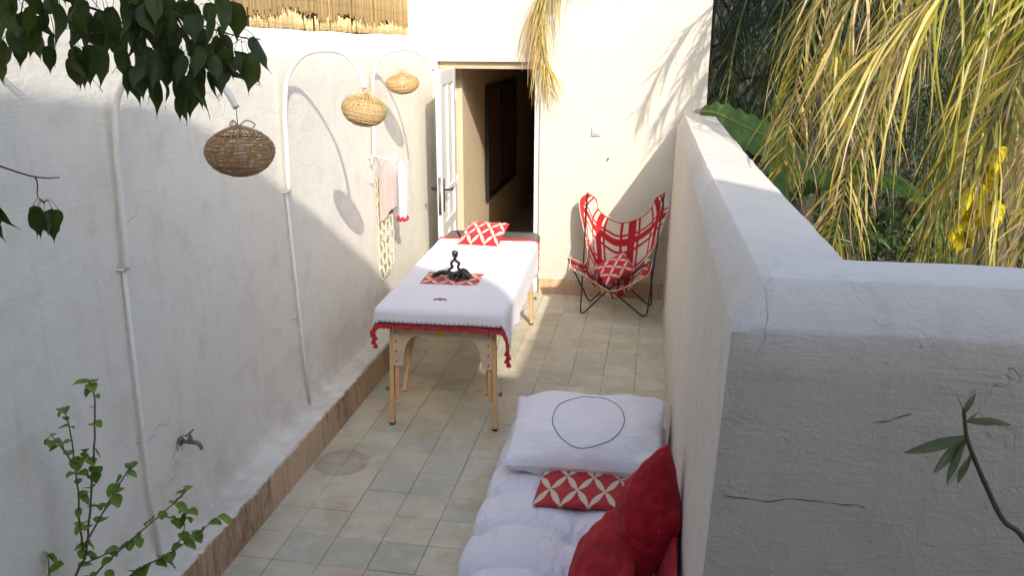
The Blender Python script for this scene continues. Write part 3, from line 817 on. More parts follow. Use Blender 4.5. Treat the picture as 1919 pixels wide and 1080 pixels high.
for sy, y in ((1, .08), (-1, TL - .13)):
    for sx in (-1, 1):
        g = MB(); g.bar((sx * .288, y, .638), (sx * .300, y - sy * .03, 0.012), .024, .040)
        lg = g.build('leg', WOOD, TB, smooth=False, bevel=.002)
        g = MB(); g.bar((sx * .262, y + .002, .60), (sx * .270, y - sy * .008, .17), .022, .036); g.build('leg_sleeve', WOOD, lg, smooth=False, bevel=.002)
        g = MB(); g.bar((sx * .300, y - sy * .03, .012), (sx * .300, y - sy * .0305, -.001), .026, .042); g.build('rubber_foot', BLACK_METAL, lg, smooth=False)
        g = MB(); g.tube([(sx * .30, y - sy * .02, .215), (sx * .325, y - sy * .02, .215)], .004, 6); g.tube([(sx * .322, y - sy * .02, .215), (sx * .336, y - sy * .02, .215)], .014, 8); g.build('knob', STEEL, lg)
        g = MB(); g.bar((sx * .236, y + sy * .015, .19), (sx * .236, y + sy * .30, .50), .022, .032); g.bar((sx * .208, y + sy * .27, .47), (sx * .208, y + sy * .36, .625), .022, .032)
        br = g.build('brace', WOOD, TB, smooth=False, bevel=.002)
        g = MB(); g.tube([(sx * .19, y + sy * .285, .487), (sx * .255, y + sy * .285, .487)], .005, 6); g.tube([(sx * .185, y + sy * .285, .487), (sx * .195, y + sy * .285, .487)], .012, 8); g.build('knob', BLACK_METAL, br)
        g = MB(); g.tube([(sx * .275, y + sy * .01, .33), (sx * .29, y + sy * .62, .62)], .0016, 4); g.build('cable', STEEL, TB)

# towel cloth over the table
CL = empty('table_towel', (-.008, .49, 0), R(2.1), 'white towelling sheet draped over the massage table with a red tasselled hem', 'towel sheet')
CX0, CX1, CY0, CY1 = -TW - .115, TW + .205, -.085, 1.66
def drape(a, b):
    """cloth coordinates (a across, b along) -> 3d"""
    e = .018
    ox = max(0, a - (TW - e), -(a + (TW - e))); sx = 1 if a > 0 else -1
    oy = max(0, -(b - e))
    r_ = math.hypot(ox, oy); z = TZ + .006
    x = max(-(TW - e), min(TW - e, a)); y = max(e, b)
    wr = .0045 * nz3(a, b, 0, 5) + .0022 * nz3(a * 1.6, b, 2, 14) + .0012 * abs(nz3(a, b * 2, 4, 9))
    fold = .009 * math.exp(-((b - .93) / .012) ** 2) + .008 * math.exp(-((b - 1.33 - .02 * math.sin(a * 5)) / .01) ** 2) + .004 * math.exp(-((b - .35 + .3 * a) / .02) ** 2) * (1 if a > 0 else .2)
    if r_ > 0:
        dx, dy = (ox / r_) * sx, -(oy / r_)
        rr = .032
        th = min(r_ / rr, math.pi / 2)
        out = rr * math.sin(th); dn = rr * (1 - math.cos(th)) + max(0, r_ - rr * math.pi / 2)
        wav = (.010 * math.sin(b * 17 + .6) + .007 * math.sin(b * 31)) if ox > oy else .004 * math.sin(a * 26)
        # below the edge the cloth hangs with gentle folds, corner swings out
        k = min(1, max(0, r_ - .05) / .12)
        out += wav * k + .02 * k * (1 if ox > .03 and oy > .03 else 0)
        x += dx * out; y += dy * out; z -= dn
        wr *= .4; fold *= .3 if ox > 0 else 1
        x += .006 * nz3(a * 2, b * 5, 1, 3) * k
    return Vector((x, y, z + wr + fold + .002))
g = MB(); g.grid(84, 150, lambda u, v: drape(CX0 + (CX1 - CX0) * u, CY0 + (CY1 - CY0) * v))
o = g.build('cloth', SHEET, CL); sm = o.modifiers.new('solidify', 'SOLIDIFY'); sm.thickness = .003; sm.offset = 1
edge = []
def edge_pts(step):
    P = []
    def seg(a0, b0, a1, b1):
        n_ = max(2, int(math.hypot(a1 - a0, b1 - b0) / step))
        for k in range(n_): P.append((a0 + (a1 - a0) * k / n_, b0 + (b1 - b0) * k / n_))
    seg(CX0, CY0, CX1, CY0); seg(CX1, CY1, CX0, CY1); return P
g = MB(); r0 = random.Random(3)
for (a, b) in edge_pts(.0145):
    top = abs(b - CY1) < 1e-6 or b > CY1 - .001
    # outward direction in cloth space
    p = drape(a, b); da = 0; db = 1 if b > 1 else -1
    q = drape(a + da * .012, b + db * .012); d = (q - p)
    for k in range(2):
        c = p + d * (1.0 + k * .8) + Vector((r0.uniform(-.003, .003), r0.uniform(-.003, .003), r0.uniform(-.004, .002)))
        if top and abs(a) < TW - .02: c.z = max(c.z, TZ + .012)
        g.blob(c, r0.uniform(.008, .011), 6, (.9, .9, 1.25 + .5 * k * (not top)), tint=0)
# knotted tassels at the two near corners
for a, b, nn in ((CX0, CY0, 4), (CX1, CY0, 4)):
    p = drape(a, b)
    for k in range(nn):
        c = p + Vector((.006 * (1 if k % 2 else -1), r0.uniform(-.004, .004), -.006 - .021 * k))
        g.tube([c + Vector((0, 0, .03)), c], .003, 5)
        g.lathe([(.001, .012), (.007, .010), (.008, .003), (.016, -.013), (.013, -.018), (.001, -.016)], tuple(c), 8)
setp(g.build('tassel_fringe', REDWOOL, CL), kind='stuff')
g = MB()
n_ = 40
for k in range(n_):
    a = CX0 + (CX1 - CX0) * (k + .5) / n_
    for s in (-1, 1):
        p = drape(a + s * .0035, CY0 + .004); q = drape(a + s * .0035, CY0 + .016)
        g.tube([p + Vector((0, -.004, 0)), q + Vector((0, -.004, .001))], .0011, 4)
g.tube([drape(CX0 + (CX1 - CX0) * k / 60, CY0 + .003) + Vector((0, -.0045, 0)) for k in range(61)], .0016, 5)
g.tube([drape(CX0 + (CX1 - CX0) * k / 60, CY0 + .001) + Vector((0, -.0045, -.004)) for k in range(61)], .0042, 5)
setp(g.build('hem_stitching', DARKRED, CL), kind='stuff')
# small embroidered arc
g = MB(); pts = [(-.03 + .035 * math.cos(R(a)), .155 + .028 * math.sin(R(a))) for a in range(0, 181, 15)]
g.tube([drape(a, b) + Vector((0, 0, .004)) for a, b in pts], .0045, 6); g.build('embroidered_arc', BLACK_METAL, CL)
g = MB(); g.blob(drape(-.03, .162) + Vector((0, 0, .002)), .018, 10, (1, .8, .12)); g.build('embroidered_heart', REDWOOL, CL)

# pillow builder: 4 corners, thickness
def pillow(name, c, thick, mat, parent=None, pinch=.06, nu=36, pw=.42, wrink=.004, seed=0, belly=None):
    c = [Vector(p) for p in c]; cen = sum(c, Vector()) / 4
    nrm = (c[2] - c[0]).cross(c[3] - c[1]).normalized()
    g = MB()
    def side(sg):
        def fn(u, v):
            uu, vv = 2 * u - 1, 2 * v - 1
            pu = u - .5; pv = v - .5
            k = 1 - pinch * (1 - abs(uu) ** 1.0 * abs(vv) ** 1.0) * 1.0
            e = max(abs(uu), abs(vv))
            su = (uu * (1 - pinch * (1 - vv * vv) * -1 * 0 - pinch * (1 - abs(vv)) * (abs(uu) ** 6) * -.0)) 
            bu = uu * (1 - pinch * (1 - vv ** 2)) if True else uu
            # edges bow inward in the middle
            bu = uu * (1 - pinch * (1 - vv * vv)); bv = vv * (1 - pinch * (1 - uu * uu))
            a, b = (bu + 1) / 2, (bv + 1) / 2
            p = (c[0] * (1 - a) + c[1] * a) * (1 - b) + (c[3] * (1 - a) + c[2] * a) * b
            h = ((1 - uu * uu) * (1 - vv * vv)); h = h ** pw if h > 0 else 0
            if belly: h *= belly(uu, vv)
            w_ = wrink * nz3(u * 6 + seed, v * 6, sg, 1.0) * (1.2 - h) * 3 * min(1, h * 4)
            return p + nrm * (sg * thick / 2 * h + w_) - cen
        return fn
    g.grid(nu, nu, side(1), flip=False); g.grid(nu, nu, side(-1), flip=True)
    o = g.build(name, mat, parent); o.location = cen
    return o
# patterned pillow at the far end of the table
yo = .49
pl = pillow('patterned_pillow', [(-.255, 1.96, .735), (.045, 1.945, .735), (.085, 2.20, .84), (-.215, 2.215, .84)], .085, PAT, pinch=.02, wrink=.003, pw=.5)
setp(pl, 'small red and cream star patterned pillow leaning at the head of the massage table', 'pillow')
# small mat with black tassels
g = MB(); g.grid(16, 12, lambda u, v: (-.175 + .35 * u - .0, -.13 + .26 * v, .004 + .002 * nz3(u * 4, v * 4, 0, 1)))
mo = g.build('star_pattern_mat', PAT3); mo.location = (-.078, 1.09, TZ + .010); mo.rotation_euler = (0, 0, R(2))
s_ = mo.modifiers.new('s', 'SOLIDIFY'); s_.thickness = .003
setp(mo, 'small red and cream cloth lying under the black beads on the towel', 'cloth')
bd = empty('black_tassel_beads', (-.07, 1.09, TZ + .018), 0, 'heap of black wooden massage beads with an upright twisted loop', 'massage beads')
r0 = random.Random(11); BEAD = simple('black_lacquer', (.012, .011, .012), .25, spec=.6, bump=(90, .5))
g = MB()
for k in range(34):
    a = r0.uniform(0, 6.28); q = r0.random() ** .6 * .055
    g.blob((.035 + q * math.cos(a), -.01 + q * .9 * math.sin(a), .012 + (.055 - q) * .75 * r0.random()), r0.uniform(.010, .015), 7)
setp(g.build('bead_cluster', BEAD, bd), kind='stuff')
g = MB()
for s, L0 in ((-1, .125), (1, .10)):
    for k in range(7):
        y0 = r0.uniform(-.025, .025)
        g.tube(smooth_path([(0, y0, .018), (s * L0 * .5, y0 * 1.2 + .004 * k, .028 + .006 * (k % 3)), (s * L0, y0 * .8 - .01, .012 + .004 * (k % 2))], 6), [.009 + .003 * math.sin(i * 1.4) ** 2 for i in range(13)], 6)
g.build('braided_cord', BEAD, bd)
g = MB()
for s in (-1, 1):
    pts = [(.01 + s * (.040 * (1 - t) ** 1.2 * (1 if t < .45 else .9) + .0085 * math.sin(t * 15)), 0.01 * math.cos(t * 15) * s, .03 + .125 * t) for t in [k / 30 for k in range(31)]]
    g.tube(pts, [.0085] * 31, 7)
g.tube([(.01 + .015 * math.cos(a), 0, .158 + .011 * math.sin(a)) for a in [k / 12 * 6.283 for k in range(12)]], .006, 7, closed=True)
g.build('twisted_loop', BEAD, bd)

# ------------------------------------------------------------------ butterfly chair
CH = empty('butterfly_chair', (.86, 2.85, 0), 0, 'butterfly sling chair in red and cream plaid with black rod legs by the back wall', 'chair')
o0 = Vector((.86, 2.85, 0))
ftL = Vector((.478, 2.60, .492)); ftR = Vector((1.118, 2.60, .505)); TLk = Vector((.572, 3.12, .925)); TRk = Vector((1.192, 3.10, .945))
FLf = Vector((.575, 2.69, .008)); FRf = Vector((1.10, 2.705, .008)); RLf = Vector((.62, 3.07, .008)); RRf = Vector((1.135, 3.02, .008)); C1 = Vector((.80, 2.72, .232)); C2 = Vector((.84, 2.98, .26))
def rod(pts, rad=.0062):
    # round the corners
    out = [pts[0]]
    for a, b, c in zip(pts, pts[1:], pts[2:]):
        d1 = (a - b).normalized(); d2 = (c - b).normalized(); L0 = min(.07, (a - b).length / 2, (c - b).length / 2)
        for k in range(7):
            t = k / 6; out.append((b + d1 * L0) * (1 - t) ** 2 + b * 2 * t * (1 - t) + (b + d2 * L0) * t * t)
    out.append(pts[-1]); g = MB(); g.tube([p - o0 for p in out], rad, 8); return g
for pts in ([ftL, C1 + Vector((0, -.008, 0)), FRf, TRk], [ftR, C1 + Vector((0, .008, 0)), FLf, TLk], [ftL, RLf, C2, TRk + Vector((0, .01, -.02))], [ftR, RRf, C2 + Vector((0, .013, 0)), TLk + Vector((0, .01, -.02))]):
    pts = [p.copy() for p in pts]
    for q in pts:
        if q.z < .02: q.z = -.006 + .0
    rod(pts).build('leg_rod', BLACK_METAL, CH)
LE = [(0.491, 2.6, 0.502), (0.543, 2.68, 0.458), (0.594, 2.78, 0.404), (0.606, 2.88, 0.459), (0.589, 2.95, 0.543), (0.555, 3.0, 0.664), (0.52, 3.06, 0.784), (0.514, 3.1, 0.873), (0.577, 3.12, 0.925)]
RE = [(1.122, 2.6, 0.506), (1.08, 2.68, 0.501), (1.064, 2.78, 0.466), (1.095, 2.88, 0.481), (1.133, 2.93, 0.541), (1.171, 2.97, 0.625), (1.203, 3.02, 0.738), (1.231, 3.08, 0.849), (1.196, 3.11, 0.947)]
FE = [(0.491, 2.6, 0.502), (0.511, 2.59, 0.42), (0.597, 2.62, 0.36), (0.701, 2.66, 0.284), (0.802, 2.68, 0.227), (0.918, 2.67, 0.258), (1.02, 2.64, 0.328), (1.103, 2.6, 0.404), (1.122, 2.6, 0.506)]
BE = [(0.577, 3.12, 0.925), (0.65, 3.1, 0.878), (0.677, 3.06, 0.803), (0.754, 3.03, 0.745), (0.863, 3.02, 0.712), (0.99, 3.03, 0.745), (1.076, 3.06, 0.813), (1.126, 3.1, 0.903), (1.196, 3.11, 0.947)]
def curve(P):
    Q = smooth_path(P, 8); m_ = len(Q) - 1
    def f(t):
        x = t * m_; i = min(int(x), m_ - 1); return Q[i].lerp(Q[i + 1], x - i)
    return f
cL, cR, cF, cB = curve(LE), curve(RE), curve(FE), curve(BE)
def sling2(u, v):
    a, b, c, d = cF(0), cF(1), cB(0), cB(1)
    bl = (a * (1 - u) + b * u) * (1 - v) + (c * (1 - u) + d * u) * v
    p = cF(u) * (1 - v) + cB(u) * v + cL(v) * (1 - u) + cR(v) * u - bl
    sag = (math.sin(math.pi * u) * math.sin(math.pi * v)) ** 1.3
    p.z -= .10 * sag * (1 - .5 * v); p.y += .05 * sag
    p += Vector((0, .004 * nz3(u, v, 0, 5), .006 * nz3(u, v, 3, 5)))
    return p - o0
g = MB(); g.grid(56, 56, sling2)
sg_ = g.build('sling', PLAID, CH); s_ = sg_.modifiers.new('s', 'SOLIDIFY'); s_.thickness = .005
g = MB()
for fn_ in (lambda t: sling2(t, 0), lambda t: sling2(t, 1), lambda t: sling2(0, t), lambda t: sling2(1, t)):
    g.tube([fn_(k / 60) for k in range(61)], .0035, 6)
g.build('piping', ROPE, CH)
cp = pillow('seat_pillow', [(.772, 2.70, .262), (1.0, 2.86, .36), (.895, 3.0, .465), (.655, 2.86, .36)], .09, PAT2, pinch=.03, wrink=.004)
setp(cp, 'small red and cream star patterned cushion in the seat of the butterfly chair', 'cushion')

# ------------------------------------------------------------------ futon, pillow and cushions
FU = empty('futon', (.82, -1.0, 0), 0, 'tufted white futon mattress lying on the floor along the parapet', 'mattress')
MX0, MX1, MY0, MY1, MZ = .46, 1.235, -2.3, .36, .17
g = MB(); TY = .30; TXW = .40
def fut(u, v):
    # u wraps from lower left edge over the top to right
    s = u * 1.16 - .16
    Y = MY0 + (MY1 - MY0) * v
    X = MX0 + (MX1 - MX0) * max(0, s)
    xt = (X - MX0) / TXW; yt = (Y + .155) / TY
    sx = abs(math.sin(math.pi * xt)); ysh = yt - .17 * sx
    sy = abs(math.sin(math.pi * ysh))
    h = .052 * (.52 * sy ** .55 + .48 * sx ** .7) 
    # pulled down at tufts
    dt = math.hypot((xt - round(xt)) * TXW, (yt - round(yt)) * TY)
    h -= .028 * math.exp(-(dt / .035) ** 2)
    ang_ = math.atan2(yt - round(yt), (xt - round(xt)) + 1e-6)
    h += .007 * math.exp(-(dt / .10) ** 2) * math.sin(ang_ * 11) * min(1, dt / .02)
    x, z = X, MZ + h
    edge_ = min(1, (X - MX0) / .06)
    if s < 0:
        k = -s / .16; a = k * math.pi
        bul = .015 + .028 * sy ** .5
        x = MX0 - bul * math.sin(a); z = (MZ + h) * (1 + math.cos(a)) / 2 + .0
    ey = min(1, (MY1 - Y) / .05, (Y - MY0) / .05); z *= max(0.02, math.sqrt(max(0, 1 - (1 - max(0, ey)) ** 2)))
    z += .003 * nz3(x, Y, 0, 9)
    return (x - .82, Y + 1.0, max(z, .002))
g.grid(90, 240, fut)
g.build('mattress_cover', MATC, FU)
g = MB(); g.blob((0, 0, 0), .006, 6, (1, 1, .6)); bm_ = g.mesh('tuft_button'); bm_.materials.append(ROPE)
for j in range(-8, 2):
    for i in range(0, 3):
        X = MX0 + i * TXW; Y = -.155 + j * TY
        if MY0 < Y < MY1 - .02: link_copy(bm_, 'tuft_button', FU).location = (X - .82 + (.004 if i else -.01), Y + 1.0, MZ - .012 if i else MZ * .93)
hp = pillow('heart_pillow', [(.495, -.35, .275), (1.215, -.335, .275), (1.235, .42, .29), (.445, .39, .285)], .24, PILLOWC, pinch=.035, nu=64, pw=.36, wrink=.010, belly=lambda a, b: 1 - .28 * math.exp(-((a * .9) ** 2 + (b - .1) ** 2) / .10))
setp(hp, 'large white pillow with a stitched heart outline at the end of the futon', 'pillow')
# stitched heart: follows the upper surface by ray casting on the pillow mesh
from mathutils.bvhtree import BVHTree
bv = BVHTree.FromPolygons([v.co.copy() for v in hp.data.vertices], [tuple(p.vertices) for p in hp.data.polygons])
pts = []
for k in range(72):
    t = 2 * math.pi * k / 72 + math.pi / 2
    x = .172 * math.copysign(abs(math.cos(t)) ** .82, math.cos(t)); y = .245 * math.sin(t)
    top_ = max(0, math.sin(t)); y -= .018 * math.exp(-(x / .03) ** 2) * top_
    bot = max(0, -math.sin(t)); y -= .012 * math.exp(-(x / .06) ** 2) * bot
    q = Vector((x + .008, y - .05, 1)); hit = bv.ray_cast(q, Vector((0, 0, -1)))
    if hit[0]: pts.append(hit[0] + Vector((0, 0, .0005)))
g = MB(); g.tube(pts, .0021, 5, closed=True)
g.build('heart_stitching', simple('dark_thread', (.03, .03, .07), .8), hp)
for (x, y) in ((-.375, -.02), (-.37, -.30)):
    g = MB(); z = -.03; g.tube(smooth_path([(x + .03, y, z), (x, y + .01, z + .008), (x - .02, y - .02, z - .01), (x - .005, y - .05, z - .05)], 5), .0016, 5)
    g.build('loose_tie', PILLOWC, hp)
fp = pillow('star_pillow', [(.665, -.60, .232), (1.05, -.575, .232), (1.06, -.22, .245), (.68, -.235, .245)], .035, PAT3, pinch=.01, wrink=.004, pw=.3)
setp(fp, 'flat red and cream star patterned pillow tucked under the white heart pillow', 'pillow')
# red velvet cushions
ca = pillow('velvet_cushion', [(1.11, -1.14, .245), (1.030, -.84, .42), (1.218, -.72, .635), (1.268, -1.04, .455)], .22, VELVET, pinch=-.07, nu=44, pw=.5, wrink=.005)
setp(ca, 'upright red velvet cushion leaning against the parapet with its corner pointing up', 'cushion', 'red velvet cushions')
cb = pillow('velvet_cushion', [(.900, -1.42, .21), (.880, -.90, .225), (1.07, -.70, .345), (1.11, -1.25, .36)], .15, VELVET, pinch=-.09, nu=44, pw=.5, wrink=.005, seed=4)
setp(cb, 'front red velvet cushion lying low on the futon beside the upright one', 'cushion', 'red velvet cushions')
cc = pillow('velvet_cushion', [(1.19, -1.30, .16), (1.20, -.80, .16), (1.255, -.80, .44), (1.25, -1.30, .44)], .05, VELVET, pinch=.02, nu=24, pw=.5, seed=9)
setp(cc, 'red velvet cushion wedged between the upright cushion and the parapet, mostly hidden', 'cushion', 'red velvet cushions')

# ------------------------------------------------------------------ leaves
def leaf_mesh(name, L0, W0, kind, curl=.15, fold=.18, seed=0):
    """leaf along -Z from the origin (stalk end) ; heart shaped with drip tip, or lance"""
    g = MB(); n_ = 14; V = []; F = []; T = []
    r0 = random.Random(seed)
    for i in range(n_ + 1):
        t = i / n_
        if kind == 'heart':
            wv = math.sin(math.pi * min(1, (t ** .60) * .98)) ** .75
            wv = {0: 0}.get(i, wv)
            if t > .58: wv = max(.012, (math.sin(math.pi * (.58 ** .60) * .98) ** .75) * max(0, 1 - (t - .58) / .42) ** 1.9)
        elif kind == 'round':
            wv = math.sin(math.pi * t ** .75) ** .7 if 0 < i < n_ else 0
        else: wv = math.sin(math.pi * t ** .9) ** .8 if 0 < i < n_ else 0
        y = -curl * L0 * t * t + .02 * L0 * math.sin(t * 9 + seed)
        for k, s in enumerate((-1, -.5, 0, .5, 1)):
            V.append((W0 / 2 * wv * s, y + fold * W0 * abs(s) * wv * .9 + .02 * W0 * math.sin(t * 12 + s * 3 + seed), -L0 * t))
            T.append(.25 + .25 * (1 - abs(s)) + .2 * t)
    for i in range(n_):
        for k in range(4):
            a = i * 5 + k; F.append((a, a + 1, a + 6, a + 5))
    g.add(V, F, T); return g.mesh(name)
FICUS = leafmat('ficus_leaf', [(0, (.018, .034, .005)), (.35, (.038, .065, .008)), (.7, (.075, .11, .012)), (1, (.15, .17, .02))], .35, .6)
SHRUB = leafmat('shrub_leaf', [(0, (.08, .17, .02)), (.4, (.15, .27, .03)), (.75, (.25, .36, .045)), (1, (.45, .38, .05))], .3, .5)
OLEA = leafmat('oleander_leaf', [(0, (.15, .20, .10)), (.5, (.25, .30, .16)), (.8, (.34, .36, .20)), (1, (.50, .42, .12))], .3, .45)
BARK = simple('grey_brown_bark', (.15, .11, .075), .85, bump=(60, .8), var=.3)
DBARK = simple('dark_twig_bark', (.045, .03, .022), .8, bump=(60, .8), var=.3)
def mats_of(mesh_list, mat):
    for m_ in mesh_list: m_.materials.append(mat)
    return mesh_list
fic = mats_of([leaf_mesh('leaf', 1, (.40, .47, .36, .52, .43)[k], 'heart', (.02, .12, .22, -.08, .3)[k], .14 + .05 * k, k) for k in range(5)], FICUS)
shr = mats_of([leaf_mesh('leaf', 1, .78 + .06 * k, 'round', .2, .2, k) for k in range(3)], SHRUB)
ole = mats_of([leaf_mesh('leaf', 1, .17 + .03 * k, 'lance', .25, .2, k) for k in range(3)], OLEA)

def put_leaf(meshes, parent, p, size, hang=1.0, az=None, tilt=None, r0=rnd):
    o = link_copy(r0.choice(meshes), 'leaf', parent)
    o.location = p; s = size * r0.uniform(.72, 1.2); o.scale = (s, s, s)
    az = r0.uniform(0, 6.28) if az is None else az
    tl = r0.gauss(0, .25) if tilt is None else tilt
    o.rotation_mode = 'QUATERNION'
    o.rotation_quaternion = Quaternion((0, 0, 1), az) @ Quaternion((1, 0, 0), tl) @ Quaternion((0, 1, 0), r0.gauss(0, .12))
    return o

def ficus_branch(org, stems, clusters, label):
    """stems: polylines ; clusters: (point, count, spread, size)"""
    e = empty('ficus_branch', org, 0, label, 'branch', 'leafy branches hanging in at the upper left')
    O = Vector(org); g = MB()
    for st_, r_ in stems:
        P = smooth_path([Vector(p) - O for p in st_], 6); g.tube(P, [r_ * (1 - .6 * i / len(P)) for i in range(len(P))], 6)
    leaves = []
    r0 = random.Random(int(abs(org[0]) * 1000) + len(clusters))
    for (p, cnt, sp, sz) in clusters:
        p = Vector(p)
        for k in range(cnt):
            q = p + Vector((r0.gauss(0, sp[0]), r0.gauss(0, sp[1]), r0.gauss(0, sp[2])))
            # stalk from cluster point
            a = p + Vector((0, 0, sp[2] * .6 + .01)); g.tube(smooth_path([a - O, (a + q) / 2 + Vector((0, 0, .015)) - O, q - O], 3), .0008, 4)
            leaves.append((q - O, sz))
    g.build('stem', DBARK, e)
    for q, sz in leaves: put_leaf(fic, e, q, sz, az=r0.gauss(0.3, .7) + (math.pi if r0.random() < .35 else 0), tilt=r0.gauss(.05, .3), r0=r0)
    return e

CL_A = [((-0.357, -1.95, 2.218), 4), ((-0.3, -1.95, 2.229), 3), ((-0.262, -1.95, 2.177), 3), ((-0.42, -1.85, 2.16), 2), ((-0.182, -1.95, 2.212), 4), ((-0.14, -2.05, 2.143), 3), ((-0.091, -2.05, 2.132), 3), ((-0.19, -1.85, 2.173), 3), ((-0.258, -1.85, 2.099), 2), ((-0.471, -1.85, 2.122), 2), ((-0.468, -1.85, 2.172), 2), ((-0.16, -2.05, 2.214), 3), ((-0.128, -1.95, 2.217), 3), ((-0.30, -2.0, 2.29), 4), ((-0.18, -2.0, 2.30), 4)]
CL_B = [((-0.017, -2.05, 2.213), 4), ((-0.082, -1.95, 2.154), 2), ((0.058, -2.05, 2.224), 3), ((-0.03, -1.95, 2.172), 4), ((0.004, -2.05, 2.094), 3), ((-0.007, -2.05, 2.06), 2), ((0.03, -1.95, 2.183), 4), ((-0.06, -1.85, 2.112), 4), ((0.102, -2.05, 2.138), 3), ((0.022, -1.85, 2.226), 4), ((0.156, -2.05, 2.181), 3), ((0.116, -2.05, 2.095), 3), ((-0.024, -1.85, 2.063), 2), ((0.174, -2.05, 2.128), 4), ((0.1, -1.85, 2.137), 3), ((0.176, -2.05, 2.084), 2), ((0.132, -1.85, 2.131), 3), ((0.201, -1.95, 2.115), 2), ((0.181, -1.95, 2.233), 2), ((-0.003, -1.85, 2.064), 2), ((0.048, -1.85, 2.155), 2), ((0.019, -2.05, 2.203), 3), ((0.055, -1.95, 2.233), 2), ((0.246, -1.95, 2.121), 1), ((0.0, -1.95, 2.30), 4), ((0.12, -1.95, 2.29), 3)]
ficus_branch((-.9, -2.1, 2.45), [([(-.9, -2.1, 2.45), (-.6, -2.0, 2.36), (-.388, -1.98, 2.259), (-.26, -1.96, 2.24), (-.12, -1.95, 2.20)], .007), ([(-.6, -2.0, 2.36), (-.5, -1.9, 2.25), (-.47, -1.86, 2.16)], .004), ([(-.6, -2.0, 2.36), (-.35, -2.0, 2.34), (-.18, -2.0, 2.31)], .004)],
             [(p, c + 1, (.024, .022, .018), .084) for p, c in CL_A], 'leafy green branch hanging in at the top left corner, its leaves against the sunlit plaster')
ficus_branch((-.3, -1.9, 2.6), [([(-.3, -1.9, 2.6), (-.15, -1.95, 2.42), (.0, -1.97, 2.28), (.06, -1.97, 2.2), (.14, -1.96, 2.165), (.236, -1.95, 2.14)], .0035), ([(.0, -1.97, 2.28), (-.03, -1.95, 2.2), (-.03, -1.95, 2.1)], .003), ([(.06, -1.97, 2.2), (.1, -1.97, 2.12), (.16, -2.0, 2.1)], .003), ([(.0, -1.97, 2.28), (.1, -1.95, 2.26), (.18, -1.95, 2.25)], .003)],
             [(p, c + 1, (.024, .022, .018), .084) for p, c in CL_B], 'dense leafy branch hanging above the brown basket lamp')
ficus_branch((-.9, -1.95, 1.98), [([(-.9, -1.95, 1.98), (-.7, -1.9, 1.91), (-.54, -1.9, 1.851), (-.413, -1.9, 1.814), (-.337, -1.9, 1.813)], .0035), ([(-.405, -1.9, 1.813), (-.401, -1.9, 1.795), (-.406, -1.9, 1.765), (-.39, -1.9, 1.745)], .002), ([(-.9, -1.95, 1.98), (-.7, -1.92, 1.84), (-.56, -1.9, 1.76)], .003)],
             [((-.39, -1.9, 1.735), 6, (.026, .012, .006), .085), ((-.55, -1.9, 1.735), 6, (.022, .012, .012), .095)], 'thin bare twig with a small drooping cluster of leaves low at the left edge')

# shrub at the lower left
SB = empty('climbing_shrub', (-.64, -1.7, 0), 0, 'young shrub with thin woody stems and small bright green leaves at the lower left', 'shrub')
O = Vector((-.64, -1.7, 0)); r0 = random.Random(21); g = MB()
BR = [[(-.64, -1.72, 0), (-.66, -1.71, .3), (-.655, -1.7, .47), (-.60, -1.7, .576), (-.562, -1.7, .732), (-.513, -1.7, .956), (-.486, -1.7, 1.133), (-.499, -1.7, 1.174)],
      [(-.61, -1.7, .56), (-.599, -1.7, .729), (-.596, -1.69, .84), (-.588, -1.7, 1.021), (-.591, -1.71, 1.09)],
      [(-.62, -1.7, .573), (-.521, -1.68, .737), (-.441, -1.68, .855), (-.409, -1.68, .894)],
      [(-.64, -1.7, .40), (-.573, -1.7, .51), (-.424, -1.68, .653), (-.283, -1.68, .78), (-.233, -1.68, .831)],
      [(-.63, -1.7, .35), (-.441, -1.7, .526), (-.304, -1.68, .61), (-.148, -1.66, .74)],
      [(-.65, -1.7, .33), (-.723, -1.72, .462), (-.719, -1.72, .562), (-.735, -1.72, .585)],
      [(-.61, -1.7, .54), (-.485, -1.7, .608), (-.394, -1.7, .665)],
      [(-.54, -1.7, .84), (-.53, -1.7, .9), (-.545, -1.7, .95)],
      [(-.596, -1.7, .90), (-.63, -1.7, .96), (-.655, -1.7, .985)],
      [(-.34, -1.68, .73), (-.28, -1.67, .72), (-.25, -1.66, .75)],
      [(-.304, -1.68, .61), (-.27, -1.67, .68), (-.262, -1.66, .76)]]
for k, b in enumerate(BR):
    P = smooth_path([Vector(p) - O for p in b], 6)
    P = [p + Vector((.004 * nz3(i, k, 0, .7), .004 * nz3(i, k, 5, .7), 0)) for i, p in enumerate(P)]
    w0 = .0052 if k == 0 else .0036 if k < 5 else .0026
    g.tube(P, [w0 * (1 - .65 * i / len(P)) for i in range(len(P))], 6)
g.build('stem', BARK, SB)
for k, b in enumerate(BR):
    P = smooth_path([Vector(p) - O for p in b], 10)
    P = [p for p in P if p.z > .42]
    nl = {0: 15, 1: 12, 2: 9, 3: 11, 4: 13, 5: 1, 6: 5}.get(k, 4)
    for i in range(nl):
        t = (i + .6) / nl; t = t ** .8; p = P[min(len(P) - 1, int(t * (len(P) - 1)))]
        grp = 1 if r0.random() < .6 else 2
        for q in range(grp):
            az = r0.uniform(0, 6.28)
            o = put_leaf(shr, SB, p + Vector((r0.uniform(-.006, .006), r0.uniform(-.006, .006), r0.uniform(-.004, .004))), r0.choice((.034, .040, .047, .030)) * (1.25 if k in (3, 4) and p.z < .75 else 1), az=az, tilt=r0.uniform(.5, 1.9), r0=r0)
for i in range(10):
    put_leaf(shr, SB, Vector((r0.uniform(-.08, .33), r0.uniform(-.02, .02), r0.uniform(.42, .55))), .05, az=r0.uniform(0, 6.28), tilt=r0.uniform(.5, 1.6), r0=r0)
SB2 = empty('climbing_shrub', (-.78, -1.75, 0), 0, 'tip of a second green shrub showing in the bottom left corner', 'shrub')
SB2.location = (-.70, -1.9, 0)
